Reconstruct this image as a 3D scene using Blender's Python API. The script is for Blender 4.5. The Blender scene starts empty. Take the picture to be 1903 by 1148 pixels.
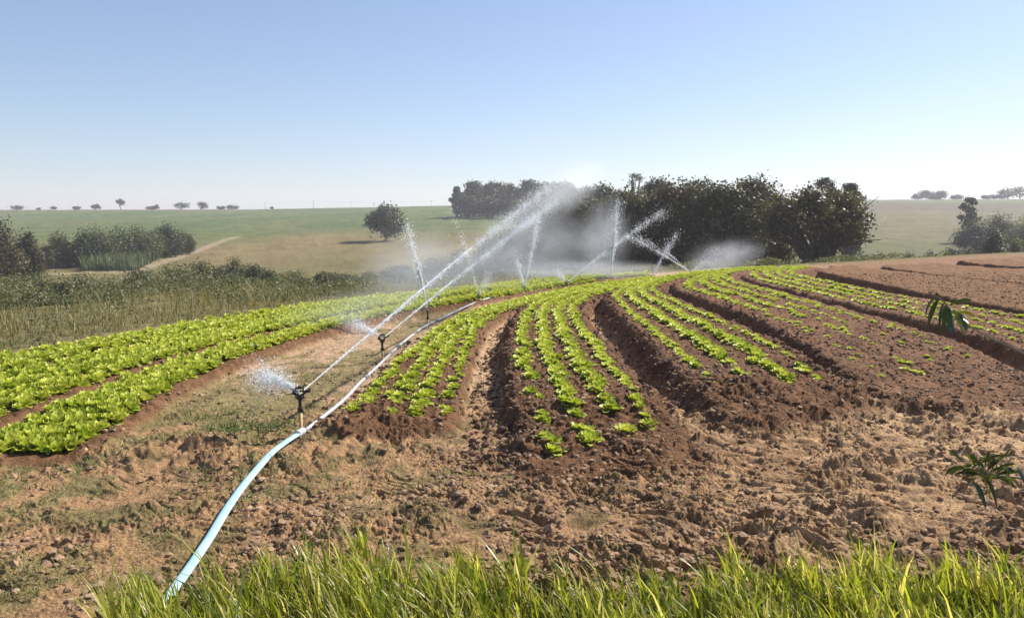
import bpy, math, random
import numpy as np

# ------------------------------------------------------------------ scene, camera, sky, sun
S = bpy.context.scene
COL = S.collection
W_PX, H_PX, F_PX = 1903.0, 1148.0, 1400.0
EYE = 2.0
PITCH = math.atan((574.0 - 400.0) / F_PX)          # horizon sits above the middle of the frame
cam_d = bpy.data.cameras.new("camera")
cam = bpy.data.objects.new("camera", cam_d)
COL.objects.link(cam)
cam_d.sensor_width = 36.0
cam_d.lens = 36.0 * F_PX / W_PX
cam_d.clip_start, cam_d.clip_end = 0.05, 6000.0
cam.location = (0, 0, EYE)
cam.rotation_euler = (math.pi / 2 - PITCH, 0, 0)
S.camera = cam
S.render.resolution_x, S.render.resolution_y = 1024, 617

SUN_EL, SUN_AZ = math.radians(41.0), math.radians(54.0)   # azimuth clockwise from +Y: right and a little ahead
world = bpy.data.worlds.new("World")
S.world = world
world.use_nodes = True
wn, wl = world.node_tree.nodes, world.node_tree.links
bg = wn.get("Background") or wn.new("ShaderNodeBackground")
sky = wn.new("ShaderNodeTexSky")
sky.sky_type = 'NISHITA'
sky.sun_disc = False
sky.sun_elevation = SUN_EL
sky.sun_rotation = SUN_AZ
sky.altitude = 500
sky.air_density = 1.0
sky.dust_density = 0.6
sky.ozone_density = 1.0
gam = wn.new("ShaderNodeGamma"); gam.inputs[1].default_value = 0.80          # a milkier, flatter winter sky
tint = wn.new("ShaderNodeMixRGB"); tint.blend_type = 'MULTIPLY'; tint.inputs[0].default_value = 1.0
tint.inputs[2].default_value = (0.885, 0.95, 1.10, 1)
wl.new(sky.outputs[0], gam.inputs[0]); wl.new(gam.outputs[0], tint.inputs[1])
wl.new(tint.outputs[0], bg.inputs['Color'])
bg.inputs['Strength'].default_value = 0.107
sun_d = bpy.data.lights.new("sun", 'SUN')
sun_d.energy = 5.0
sun_d.angle = math.radians(0.5)
sun_d.color = (1.0, 0.95, 0.87)
sun = bpy.data.objects.new("sun", sun_d)
COL.objects.link(sun)
sun.rotation_euler = (math.pi / 2 - SUN_EL, 0, math.pi - SUN_AZ)
S.view_settings.view_transform = 'Standard'
S.view_settings.look = 'None'
S.view_settings.exposure = 0.78
S.view_settings.gamma = 1.0
S.view_settings.use_curve_mapping = False
S.cycles.max_bounces = 6
S.cycles.diffuse_bounces = 2
S.cycles.glossy_bounces = 2
S.cycles.transmission_bounces = 3
S.cycles.transparent_max_bounces = 48
S.cycles.volume_bounces = 1
S.cycles.use_denoising = True

RNG = np.random.default_rng(7)

# ------------------------------------------------------------------ helpers
def ray(px, py):
    px, py = np.asarray(px, float), np.asarray(py, float)
    cx, cy = (px - W_PX / 2) / F_PX, (H_PX / 2 - py) / F_PX
    c, s = math.cos(PITCH), math.sin(PITCH)
    return cx, c + cy * s, -s + cy * c

def G(px, py, z=0.0):
    dx, dy, dz = ray(px, py)
    t = (z - EYE) / dz
    return np.stack([dx * t, dy * t], -1)

def at_depth(px, py, Y):
    dx, dy, dz = ray(px, py)
    t = Y / dy
    return np.array([float(dx * t), float(Y), float(EYE + dz * t)])

def project(p):
    p = np.asarray(p, float)
    c, s = math.cos(PITCH), math.sin(PITCH)
    y, z = p[..., 1], p[..., 2] - EYE
    d = y * c - z * s
    u = y * s + z * c
    return W_PX / 2 + F_PX * p[..., 0] / d, H_PX / 2 - F_PX * u / d, d

def ss(a, b, x):
    t = np.clip((x - a) / (b - a), 0, 1)
    return t * t * (3 - 2 * t)

def _hash(ix, iy, seed):
    h = (ix.astype(np.int64) * 374761393 + iy.astype(np.int64) * 668265263 + seed * 974711) & 0xFFFFFFFF
    h = ((h ^ (h >> 13)) * 1274126177) & 0xFFFFFFFF
    return (h ^ (h >> 16)) & 0xFFFF

_ang = np.linspace(0, 2 * np.pi, 256, endpoint=False)
_GX, _GY = np.cos(_ang), np.sin(_ang)

def noise(x, y, seed=0):
    x, y = np.asarray(x, float), np.asarray(y, float)
    x0, y0 = np.floor(x), np.floor(y)
    fx, fy = x - x0, y - y0
    u, v = fx * fx * fx * (fx * (fx * 6 - 15) + 10), fy * fy * fy * (fy * (fy * 6 - 15) + 10)
    def g(ox, oy):
        h = _hash(x0 + ox, y0 + oy, seed) & 255
        return _GX[h] * (fx - ox) + _GY[h] * (fy - oy)
    a, b, c, d = g(0, 0), g(1, 0), g(0, 1), g(1, 1)
    return ((a + (b - a) * u) * (1 - v) + (c + (d - c) * u) * v) * 1.5

def fbm(x, y, seed=0, octv=4, lac=2.1, gain=0.5):
    t, a = 0, 1.0
    for o in range(octv):
        t = t + a * noise(x, y, seed + o * 17)
        x, y, a = x * lac + 3.7, y * lac - 1.3, a * gain
    return t

def worley(x, y, seed=0):
    """nearest and second nearest feature distance, random number of the cell, offset to its feature"""
    x, y = np.asarray(x, float), np.asarray(y, float)
    x0, y0 = np.floor(x), np.floor(y)
    f1 = np.full(x.shape, 9.0); f2 = np.full(x.shape, 9.0); cid = np.zeros(x.shape); ox = np.zeros(x.shape); oy = np.zeros(x.shape)
    for i in (-1, 0, 1):
        for j in (-1, 0, 1):
            h = _hash(x0 + i, y0 + j, seed)
            px_, py_ = x0 + i + (h & 255) / 255.0, y0 + j + ((h >> 8) & 255) / 255.0
            d = np.hypot(x - px_, y - py_)
            c = _hash(x0 + i, y0 + j, seed + 5) / 65535.0
            n = d < f1
            f2 = np.where(n, f1, np.minimum(f2, d))
            cid = np.where(n, c, cid); ox = np.where(n, x - px_, ox); oy = np.where(n, y - py_, oy)
            f1 = np.where(n, d, f1)
    return f1, f2, cid, ox, oy

def poly_sd(P, x, y):
    """signed distance, negative inside"""
    n = len(P)
    d2 = np.full(x.shape, 1e18)
    par = np.zeros(x.shape, bool)
    for i in range(n):
        ax, ay = P[i]
        bx, by = P[(i + 1) % n]
        ex, ey = bx - ax, by - ay
        L = ex * ex + ey * ey + 1e-12
        t = np.clip(((x - ax) * ex + (y - ay) * ey) / L, 0, 1)
        d2 = np.minimum(d2, (x - ax - t * ex) ** 2 + (y - ay - t * ey) ** 2)
        if ay != by:
            c = (ay > y) != (by > y)
            par ^= c & (x < (bx - ax) * (y - ay) / (by - ay) + ax)
    d = np.sqrt(d2)
    return np.where(par, -d, d)

def smooth_line(P, n):
    """Catmull-Rom through the points, resampled to n by length"""
    P = np.asarray(P, float)
    Q = np.vstack([2 * P[0] - P[1], P, 2 * P[-1] - P[-2]])
    out = []
    for i in range(1, len(Q) - 2):
        p0, p1, p2, p3 = Q[i - 1], Q[i], Q[i + 1], Q[i + 2]
        t = np.linspace(0, 1, 12, endpoint=False)[:, None]
        out.append(0.5 * (2 * p1 + (p2 - p0) * t + (2 * p0 - 5 * p1 + 4 * p2 - p3) * t ** 2 + (3 * p1 - p0 - 3 * p2 + p3) * t ** 3))
    out.append(P[-1:])
    out = np.vstack(out)
    return resample(out, n)

def resample(P, n):
    d = np.r_[0, np.cumsum(np.linalg.norm(np.diff(P, axis=0), axis=1))]
    s = np.linspace(0, d[-1], n)
    return np.stack([np.interp(s, d, P[:, k]) for k in range(P.shape[1])], -1)

def mesh_from(name, V, faces, col=None, rnd=None, smooth=False):
    """faces: list of int arrays (n,3) or (n,4)"""
    me = bpy.data.meshes.new(name)
    V = np.asarray(V, np.float32)
    me.vertices.add(len(V))
    me.vertices.foreach_set("co", V.ravel())
    faces = [np.asarray(f, np.int32) for f in faces if len(f)]
    loops = np.concatenate([f.ravel() for f in faces])
    sizes = np.concatenate([np.full(len(f), f.shape[1], np.int32) for f in faces])
    me.loops.add(len(loops))
    me.loops.foreach_set("vertex_index", loops)
    me.polygons.add(len(sizes))
    me.polygons.foreach_set("loop_start", (np.cumsum(sizes) - sizes).astype(np.int32))
    me.polygons.foreach_set("use_smooth", np.full(len(sizes), smooth, bool))
    if col is not None:
        a = me.attributes.new("Col", 'FLOAT_COLOR', 'POINT')
        a.data.foreach_set("color", np.hstack([col, np.ones((len(col), 1))]).astype(np.float32).ravel())
    if rnd is not None:
        a = me.attributes.new("rnd", 'FLOAT', 'POINT')
        a.data.foreach_set("value", np.asarray(rnd, np.float32))
    me.update(calc_edges=True)
    return me

def add(name, me, mat=None, parent=None, loc=None):
    o = bpy.data.objects.new(name, me)
    COL.objects.link(o)
    if mat is not None and me is not None and not me.materials:
        me.materials.append(mat)
    if parent is not None:
        o.parent = parent
    if loc is not None:
        o.location = loc
    return o

def tag(o, label=None, cat=None, group=None, kind=None):
    if label: o["label"] = label
    if cat: o["category"] = cat
    if group: o["group"] = group
    if kind: o["kind"] = kind
    return o

class MB:
    def __init__(self):
        self.V, self.Q, self.T, self.R, self.n = [], [], [], [], 0
    def addm(self, V, Q=None, T=None, r=None):
        V = np.asarray(V, float)
        self.V.append(V)
        self.R.append(np.full(len(V), RNG.random()) if r is None else r)
        if Q is not None and len(Q): self.Q.append(np.asarray(Q, np.int64) + self.n)
        if T is not None and len(T): self.T.append(np.asarray(T, np.int64) + self.n)
        self.n += len(V)
    def tube(self, P, R, sides=6, cap=True, flat=1.0):
        P = np.asarray(P, float)
        R = np.broadcast_to(np.asarray(R, float), (len(P),))
        T = np.gradient(P, axis=0)
        T /= np.linalg.norm(T, axis=1)[:, None] + 1e-9
        ref = np.where(np.abs(T[:, 2:3]) > 0.9, np.array([[1., 0, 0]]), np.array([[0, 0, 1.]]))
        A = np.cross(T, ref); A /= np.linalg.norm(A, axis=1)[:, None] + 1e-9
        for i in range(1, len(P)):
            a = A[i - 1] - T[i] * np.dot(A[i - 1], T[i])
            A[i] = a / (np.linalg.norm(a) + 1e-9)
        B = np.cross(T, A) * flat
        th = np.linspace(0, 2 * np.pi, sides, endpoint=False)
        V = (P[:, None] + R[:, None, None] * (np.cos(th)[None, :, None] * A[:, None] + np.sin(th)[None, :, None] * B[:, None])).reshape(-1, 3)
        i = np.arange(len(P) - 1)[:, None] * sides
        j = np.arange(sides)[None]
        k = (j + 1) % sides
        Q = np.stack([i + j, i + k, i + sides + k, i + sides + j], -1).reshape(-1, 4)
        Tn = []
        if cap:
            V = np.vstack([V, P[:1], P[-1:]])
            a, b = len(V) - 2, len(V) - 1
            e = (len(P) - 1) * sides
            for s_ in range(sides):
                Tn.append([a, (s_ + 1) % sides, s_]); Tn.append([b, e + s_, e + (s_ + 1) % sides])
        self.addm(V, Q, Tn)
    def box(self, c, s, rz=0):
        V = np.array([[x, y, z] for x in (-.5, .5) for y in (-.5, .5) for z in (-.5, .5)]) * np.array(s)
        cz, sz = math.cos(rz), math.sin(rz)
        V = np.stack([V[:, 0] * cz - V[:, 1] * sz, V[:, 0] * sz + V[:, 1] * cz, V[:, 2]], -1) + np.array(c)
        self.addm(V, [[0, 1, 3, 2], [4, 6, 7, 5], [0, 4, 5, 1], [2, 3, 7, 6], [0, 2, 6, 4], [1, 5, 7, 3]])
    def mesh(self, name, smooth=False):
        V = np.vstack(self.V)
        f = []
        if self.Q: f.append(np.vstack(self.Q))
        if self.T: f.append(np.vstack(self.T))
        return mesh_from(name, V, f, rnd=np.concatenate(self.R), smooth=smooth)
    def build(self, name, mat, parent=None, loc=None, smooth=False):
        return add(name, self.mesh(name, smooth), mat, parent, loc)

# ------------------------------------------------------------------ materials
def new_mat(name):
    m = bpy.data.materials.new(name)
    m.use_nodes = True
    nt = m.node_tree
    nt.nodes.clear()
    out = nt.nodes.new("ShaderNodeOutputMaterial")
    return m, nt, out

def noise_node(nt, scale, detail=4, rough=0.6, coord='Object', vec=None):
    if vec is None:
        tc = nt.nodes.new("ShaderNodeTexCoord"); vec = tc.outputs[coord]
    n = nt.nodes.new("ShaderNodeTexNoise")
    n.inputs['Scale'].default_value = scale
    n.inputs['Detail'].default_value = detail
    n.inputs['Roughness'].default_value = rough
    nt.links.new(vec, n.inputs['Vector'])
    return n

def ramp(nt, fac, stops):
    r = nt.nodes.new("ShaderNodeValToRGB")
    el = r.color_ramp.elements
    while len(el) < len(stops): el.new(0.5)
    for e, (p, c) in zip(el, stops):
        e.position = p; e.color = (*c, 1) if len(c) == 3 else c
    nt.links.new(fac, r.inputs['Fac'])
    return r

def leaf_mat(name, stops, trans=0.35, rough=0.55, tcol=1.25, spec=0.3, vary=False):
    """stops: colours picked per leaf by its own random number"""
    m, nt, out = new_mat(name)
    a = nt.nodes.new("ShaderNodeAttribute"); a.attribute_name = "rnd"
    oi = nt.nodes.new("ShaderNodeObjectInfo")
    ad = nt.nodes.new("ShaderNodeMath"); ad.operation = 'MULTIPLY_ADD'; ad.inputs[1].default_value = .24
    ob = nt.nodes.new("ShaderNodeMath"); ob.operation = 'SUBTRACT'; ob.inputs[1].default_value = .12
    nt.links.new(oi.outputs['Random'], ad.inputs[0]); nt.links.new(a.outputs['Fac'], ob.inputs[0]); nt.links.new(ob.outputs[0], ad.inputs[2])
    r = ramp(nt, ad.outputs[0] if vary else a.outputs['Fac'], stops)
    p = nt.nodes.new("ShaderNodeBsdfPrincipled")
    p.inputs['Roughness'].default_value = rough
    p.inputs['Specular IOR Level'].default_value = spec
    t = nt.nodes.new("ShaderNodeBsdfTranslucent")
    mx = nt.nodes.new("ShaderNodeMixShader"); mx.inputs[0].default_value = trans
    mul = nt.nodes.new("ShaderNodeMixRGB"); mul.blend_type = 'MULTIPLY'; mul.inputs[0].default_value = 1
    mul.inputs[2].default_value = (tcol, tcol * 1.0, tcol * 0.55, 1)
    nt.links.new(r.outputs[0], p.inputs['Base Color'])
    nt.links.new(r.outputs[0], mul.inputs[1]); nt.links.new(mul.outputs[0], t.inputs['Color'])
    nt.links.new(p.outputs[0], mx.inputs[1]); nt.links.new(t.outputs[0], mx.inputs[2])
    nt.links.new(mx.outputs[0], out.inputs['Surface'])
    return m

def plain_mat(name, c1, c2, scale=20, rough=0.5, bump=0.0, spec=0.4, coord='Object'):
    m, nt, out = new_mat(name)
    n = noise_node(nt, scale, 5, 0.6, coord)
    r = ramp(nt, n.outputs['Fac'], [(0.3, c1), (0.7, c2)])
    p = nt.nodes.new("ShaderNodeBsdfPrincipled")
    p.inputs['Roughness'].default_value = rough
    p.inputs['Specular IOR Level'].default_value = spec
    nt.links.new(r.outputs[0], p.inputs['Base Color'])
    if bump:
        b = nt.nodes.new("ShaderNodeBump"); b.inputs['Strength'].default_value = bump; b.inputs['Distance'].default_value = 0.02
        nt.links.new(n.outputs['Fac'], b.inputs['Height']); nt.links.new(b.outputs[0], p.inputs['Normal'])
    nt.links.new(p.outputs[0], out.inputs['Surface'])
    return m

def ground_mat():
    m, nt, out = new_mat("soil")
    tc = nt.nodes.new("ShaderNodeTexCoord")
    a = nt.nodes.new("ShaderNodeAttribute"); a.attribute_name = "Col"
    n1 = noise_node(nt, 9.0, 6, 0.72, vec=tc.outputs['Object'])
    n2 = noise_node(nt, 55.0, 5, 0.7, vec=tc.outputs['Object'])
    r1 = ramp(nt, n1.outputs['Fac'], [(0.32, (0.55, 0.52, 0.5)), (0.5, (0.95, 0.95, 0.95)), (0.72, (1.3, 1.28, 1.24))])
    r2 = ramp(nt, n2.outputs['Fac'], [(0.30, (0.5, 0.47, 0.46)), (0.52, (1.0, 1.0, 1.0)), (0.75, (1.35, 1.33, 1.3))])
    def mul(x, y):
        k = nt.nodes.new("ShaderNodeMixRGB"); k.blend_type = 'MULTIPLY'; k.inputs[0].default_value = 1
        nt.links.new(x, k.inputs[1]); nt.links.new(y, k.inputs[2]); return k.outputs[0]
    c = mul(mul(a.outputs['Color'], r1.outputs[0]), r2.outputs[0])
    p = nt.nodes.new("ShaderNodeBsdfPrincipled")
    p.inputs['Roughness'].default_value = 0.95
    p.inputs['Specular IOR Level'].default_value = 0.1
    nt.links.new(c, p.inputs['Base Color'])
    b1 = nt.nodes.new("ShaderNodeBump"); b1.inputs['Strength'].default_value = 0.9; b1.inputs['Distance'].default_value = 0.05
    b2 = nt.nodes.new("ShaderNodeBump"); b2.inputs['Strength'].default_value = 0.9; b2.inputs['Distance'].default_value = 0.015
    nt.links.new(n1.outputs['Fac'], b1.inputs['Height'])
    nt.links.new(n2.outputs['Fac'], b2.inputs['Height'])
    nt.links.new(b1.outputs[0], b2.inputs['Normal'])
    nt.links.new(b2.outputs[0], p.inputs['Normal'])
    nt.links.new(p.outputs[0], out.inputs['Surface'])
    return m

M_SOIL = ground_mat()
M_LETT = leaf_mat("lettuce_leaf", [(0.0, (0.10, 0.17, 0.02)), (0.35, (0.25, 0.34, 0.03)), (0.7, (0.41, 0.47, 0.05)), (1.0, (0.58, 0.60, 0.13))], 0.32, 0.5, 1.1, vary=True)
M_GRASS = leaf_mat("grass_blade", [(0.0, (0.07, 0.11, 0.012)), (0.5, (0.235, 0.265, 0.022)), (0.88, (0.41, 0.395, 0.05)), (1.0, (0.6, 0.5, 0.25))], 0.5, 0.4, 1.4, 0.5)
M_WEED = leaf_mat("weed_blade", [(0.0, (0.08, 0.13, 0.03)), (0.4, (0.16, 0.19, 0.06)), (0.7, (0.30, 0.26, 0.12)), (1.0, (0.42, 0.33, 0.19))], 0.3)
M_DRY = leaf_mat("dry_grass_blade", [(0.0, (0.07, 0.085, 0.03)), (0.35, (0.16, 0.155, 0.06)), (0.7, (0.27, 0.23, 0.10)), (1.0, (0.40, 0.33, 0.19))], 0.3)
M_CROWN_DARK = leaf_mat("dark_brown_green_leaf", [(0.0, (0.034, 0.03, 0.012)), (0.5, (0.085, 0.072, 0.028)), (0.85, (0.16, 0.13, 0.048)), (1.0, (0.23, 0.15, 0.07))], 0.3)
M_CROWN_OLIVE = leaf_mat("olive_leaf", [(0.0, (0.035, 0.036, 0.013)), (0.5, (0.085, 0.083, 0.028)), (1.0, (0.17, 0.15, 0.05))], 0.3)
M_CROWN_GREEN = leaf_mat("dark_green_leaf", [(0.0, (0.024, 0.034, 0.015)), (0.5, (0.055, 0.07, 0.028)), (1.0, (0.11, 0.125, 0.045))], 0.3)
M_CROWN_MID = leaf_mat("grey_green_leaf", [(0.0, (0.06, 0.067, 0.03)), (0.5, (0.14, 0.145, 0.065)), (1.0, (0.26, 0.24, 0.12))], 0.3)
M_CANE = leaf_mat("cane_leaf", [(0.0, (0.05, 0.075, 0.03)), (0.5, (0.10, 0.13, 0.055)), (1.0, (0.18, 0.20, 0.09))], 0.3)
M_MANGO = leaf_mat("glossy_leaf", [(0.0, (0.012, 0.028, 0.008)), (0.6, (0.03, 0.06, 0.014)), (1.0, (0.16, 0.19, 0.02))], 0.2, 0.3, 1.2, 0.6)
M_TWIG = plain_mat("pale_twig", (0.16, 0.13, 0.09), (0.30, 0.25, 0.18), 20, 0.7)
M_BARK = plain_mat("bark", (0.035, 0.026, 0.02), (0.09, 0.07, 0.055), 6, 0.9, 0.6)
M_CLOD = plain_mat("dry_clod", (0.13, 0.078, 0.046), (0.42, 0.28, 0.175), 6.0, 0.95, 0.5, 0.1)
M_DAMP = plain_mat("damp_clod", (0.09, 0.052, 0.034), (0.21, 0.125, 0.083), 3.0, 0.95, 0.5, 0.1)
M_RISER = plain_mat("tan_pipe", (0.42, 0.25, 0.09), (0.58, 0.38, 0.17), 14, 0.5)
M_BLACK = plain_mat("black_plastic", (0.012, 0.012, 0.013), (0.03, 0.03, 0.032), 30, 0.4)
M_WHITE = plain_mat("white_pvc", (0.36, 0.37, 0.39), (0.58, 0.59, 0.60), 5, 0.35)
M_GREY = plain_mat("grey_coupling", (0.10, 0.10, 0.11), (0.2, 0.2, 0.21), 12, 0.5)
M_BLUE = plain_mat("pale_blue_hose", (0.30, 0.50, 0.55), (0.40, 0.58, 0.62), 6, 0.6)
M_POLE = plain_mat("grey_timber", (0.2, 0.18, 0.16), (0.32, 0.3, 0.28), 3, 0.8)
m, nt, out = new_mat("water_drop")
p = nt.nodes.new("ShaderNodeBsdfPrincipled")
p.inputs['Base Color'].default_value = (0.92, 0.95, 0.97, 1); p.inputs['Roughness'].default_value = 0.35
p.inputs['IOR'].default_value = 1.33
t = nt.nodes.new("ShaderNodeBsdfTranslucent"); t.inputs['Color'].default_value = (0.95, 0.97, 1, 1)
mx = nt.nodes.new("ShaderNodeMixShader"); mx.inputs[0].default_value = 0.55
nt.links.new(p.outputs[0], mx.inputs[1]); nt.links.new(t.outputs[0], mx.inputs[2]); nt.links.new(mx.outputs[0], out.inputs['Surface'])
M_WATER = m

# ------------------------------------------------------------------ the lie of the land
B_px = [(-600, 770), (0, 655), (400, 588), (750, 545), (1000, 520), (1100, 514), (1300, 502), (1450, 495), (1600, 487), (1750, 478), (1903, 470), (2300, 455)]
B_w = smooth_line(G([p[0] for p in B_px], [p[1] for p in B_px]), 60)
e = B_w[-1] - B_w[-3]; e /= np.linalg.norm(e)
FIELD = np.vstack([[[-60, -400], [-14, -12]], B_w, [B_w[-1] + e * 300], [[500, -400]]])
CREST_Y = 450.0
_cpx = np.array([-3000, 0, 480, 840, 1250, 1600, 1903, 5000.])
_cz = np.array([at_depth(951, v, CREST_Y)[2] for v in (386, 390, 389, 382, 374, 371, 370, 368)])

def macro(x, y):
    """ground height without beds and clods"""
    x, y = np.asarray(x, float), np.asarray(y, float)
    r = poly_sd(FIELD, x, y)
    yy = np.maximum(y, 5.0)
    px = 951.5 + F_PX * x / yy
    crest = np.interp(px, _cpx, _cz)
    rt = ss(350, 950, px)
    z = -4.2 * (ss(0, 40, r) * (1 - rt) + ss(0, 16, r) * rt) * (1 + 0.2 * ss(40, 80, r))
    g = np.clip((yy - 78) / (CREST_Y - 78), 0, 1)
    g = g * 0.9 + 0.1 * g * g
    w = ss(25, 60, r)
    z = z + w * g * (crest + 5.04) 
    z = z - w * np.maximum(yy - CREST_Y, 0) * 0.03
    z = z + w * ss(60, 160, yy) * (1 - ss(380, 440, yy)) * 0.5 * fbm(x / 60, y / 60, 90, 2)
    return z, r

class Bed: pass
BEDS = []
def bed(key, L, R, h, rows, zt, ext=0.35, marg=0.2, wall=0.22, tone=(0.16, 0.088, 0.050), taper=.2, tlen=1.6):
    b = Bed()
    n = 90
    b.L = smooth_line(G([p[0] for p in L], [p[1] for p in L], zt), n)
    b.R = smooth_line(G([p[0] for p in R], [p[1] for p in R], zt), n)
    dl, dr = b.L[0] - b.L[4], b.R[0] - b.R[4]
    l0, r0 = b.L[0] + dl / np.linalg.norm(dl) * ext, b.R[0] + dr / np.linalg.norm(dr) * ext
    b.poly = np.vstack([[l0], b.L[::2], b.R[::-1][::2], [r0]])
    b.key, b.h, b.rows, b.marg, b.wall, b.tone = key, h, rows, marg, wall, np.array(tone)
    b.taper, b.tlen = taper, tlen
    b.end = (l0, r0)
    b.lo, b.hi = b.poly.min(0) - 0.9, b.poly.max(0) + 0.9
    BEDS.append(b)
    return b

bed('2', [(655, 768), (715, 700), (770, 648), (830, 602), (900, 572), (1000, 546), (1100, 528), (1200, 514)],
    [(825, 752), (848, 690), (872, 630), (905, 590), (960, 565), (1060, 543), (1160, 527), (1260, 513)], 0.14, 4, 0.2, 0.22, 0.08, 0.12, taper=.5, tlen=.9)
bed('3', [(1025, 805), (985, 705), (970, 640), (975, 600), (988, 572), (1030, 553), (1110, 537), (1210, 520), (1300, 508)],
    [(1235, 785), (1150, 700), (1100, 635), (1072, 597), (1066, 570), (1095, 552), (1160, 537), (1240, 520), (1320, 507)], 0.22, 4, 0.25, 0.3, 0.17, 0.2, taper=.15, tlen=1.9)
bed('4', [(1352, 720), (1255, 650), (1195, 600), (1155, 565), (1145, 549), (1165, 537), (1215, 525), (1290, 511), (1370, 502)],
    [(1520, 688), (1410, 632), (1330, 595), (1255, 562), (1218, 545), (1215, 532), (1255, 519), (1320, 508), (1400, 499)], 0.27, 4, 0.28, 0.45, 0.2, 0.3, taper=.45, tlen=1.6)
bed('5', [(1645, 678), (1510, 618), (1410, 577), (1335, 552), (1284, 535), (1284, 524), (1320, 510), (1400, 499)],
    [(1830, 660), (1690, 618), (1560, 580), (1450, 549), (1362, 524), (1345, 513), (1370, 505), (1440, 496)], 0.27, 4, 0.28, 0.9, 0.35, 0.25, (.18, .10, .06), taper=.2, tlen=2.5)
bed('6', [(1960, 650), (1780, 600), (1640, 570), (1510, 542), (1425, 522), (1400, 512), (1415, 503), (1470, 496)],
    [(2100, 625), (1900, 590), (1760, 565), (1640, 545), (1540, 525), (1480, 512), (1470, 504), (1505, 496)], 0.26, 4, 0.28, 3.0, 0.25, 0.25, (.195, .108, .063), taper=.2, tlen=2.5)
bed('7', [(2250, 640), (2000, 588), (1903, 569), (1750, 545), (1640, 523), (1560, 508), (1525, 500), (1550, 492)],
    [(2500, 570), (2100, 538), (1903, 524), (1760, 510), (1660, 500), (1600, 492), (1580, 490)], 0.30, 0, 0.36, 3, 0.0, 0.22, (0.19, 0.105, 0.056))
bed('8', [(2600, 562), (2200, 543), (1903, 523), (1760, 510), (1670, 499), (1630, 492), (1640, 488)],
    [(2600, 522), (2200, 508), (1903, 496), (1800, 490), (1740, 485)], 0.30, 0, 0.36, 3, -0.25, 0.22, (0.19, 0.105, 0.056))
bed('9', [(2600, 518), (2200, 504), (1903, 493), (1810, 487), (1760, 481)],
    [(2600, 472), (2200, 470), (1920, 473), (1850, 476)], 0.3, 0, 0.36, 3, -0.3, 0.22, (0.19, 0.105, 0.056))
bed('A', [(115, 815), (200, 775), (300, 718), (400, 672), (500, 638), (640, 598), (760, 573), (870, 556), (1000, 535), (1100, 522)],
    [(-60, 818), (40, 782), (130, 750), (220, 713), (310, 681), (400, 652), (500, 625), (640, 590), (760, 567), (870, 551), (1000, 531), (1100, 519)], 0.10, 6, 0.15, 0.1, 0.14, 0.16)
bed('B', [(-140, 818), (0, 770), (130, 723), (300, 666), (440, 628), (560, 600), (700, 573), (850, 549), (1000, 529), (1100, 518), (1200, 511)],
    [(-260, 770), (0, 709), (120, 676), (300, 638), (440, 610), (560, 587), (700, 563), (850, 543), (1000, 525), (1100, 516), (1200, 509)], 0.10, 6, 0.12, 0.1, 0.12, 0.16)
bed('C', [(-280, 755), (0, 695), (120, 664), (300, 629), (440, 603), (560, 582), (700, 560), (850, 540), (1000, 523), (1100, 515)],
    [(-300, 722), (0, 668), (200, 633), (400, 597), (600, 567), (750, 549), (900, 535), (1000, 523), (1100, 515)], 0.10, 5, 0.12, 0.1, 0.12, 0.16)

def bedded(x, y, wob=True):
    z, r = macro(x, y)
    near = (r < 2) & (np.hypot(x, y) < 75)
    idx = np.nonzero(near)[0]
    bedm = np.zeros(x.shape); wallm = np.zeros(x.shape); tone = np.zeros(x.shape + (3,))
    xs, ys = x[idx], y[idx]
    wn_ = 0.10 * fbm(xs * 1.6, ys * 1.6, 31, 3) + 0.05 * noise(xs * 7, ys * 7, 37) if wob else np.zeros(xs.shape)
    for b in BEDS:
        k = (xs > b.lo[0]) & (xs < b.hi[0]) & (ys > b.lo[1]) & (ys < b.hi[1])
        j = np.nonzero(k)[0]
        if not len(j): continue
        d = poly_sd(b.poly, xs[j], ys[j]) + wn_[j] * (0.7 if b.h > 0.15 else 0.3)
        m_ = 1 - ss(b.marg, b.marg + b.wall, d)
        g = idx[j]
        e0, e1 = b.end[1] - b.end[0], (b.L[8] + b.R[8] - b.L[0] - b.R[0])
        nn = np.array([-e0[1], e0[0]]); nn /= np.linalg.norm(nn); nn *= np.sign(nn @ e1)
        al = (xs[j] - b.end[0][0]) * nn[0] + (ys[j] - b.end[0][1]) * nn[1]
        tp = b.taper + (1 - b.taper) * ss(-.1, b.tlen, al + 2 * wn_[j])
        up = b.h * m_ * tp
        HB[g] = np.maximum(HB[g], up) if HB is not None else up
        better = m_ > bedm[g]
        gg = g[better]
        bedm[gg] = m_[better]; tone[gg] = b.tone
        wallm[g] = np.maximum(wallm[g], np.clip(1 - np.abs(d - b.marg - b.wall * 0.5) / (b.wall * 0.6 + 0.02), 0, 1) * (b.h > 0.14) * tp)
    return z, r, bedm, wallm, tone

HB = None
def ground_full(x, y, wob=True):
    global HB
    x, y = np.atleast_1d(np.asarray(x, float)), np.atleast_1d(np.asarray(y, float))
    HB = np.zeros(x.shape)
    z, r, bm, wm, tone = bedded(x, y, wob)
    h = HB
    HB = None
    return z + h, r, bm, wm, tone

def gz(x, y):
    z = ground_full(x, y)[0]
    return z if np.ndim(x) else float(z[0])

# grassy strip between the left beds and the bed beside the pipe
STRIP = np.vstack([G([100, 200, 330, 480, 640, 760, 850], [840, 790, 720, 655, 608, 585, 568]), G([860, 790, 730, 660, 600, 540, 480, 380, 250, 0, -400], [575, 612, 655, 715, 790, 830, 880, 950, 1050, 1148, 1148]), G([-400, -100], [900, 860])])

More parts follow.
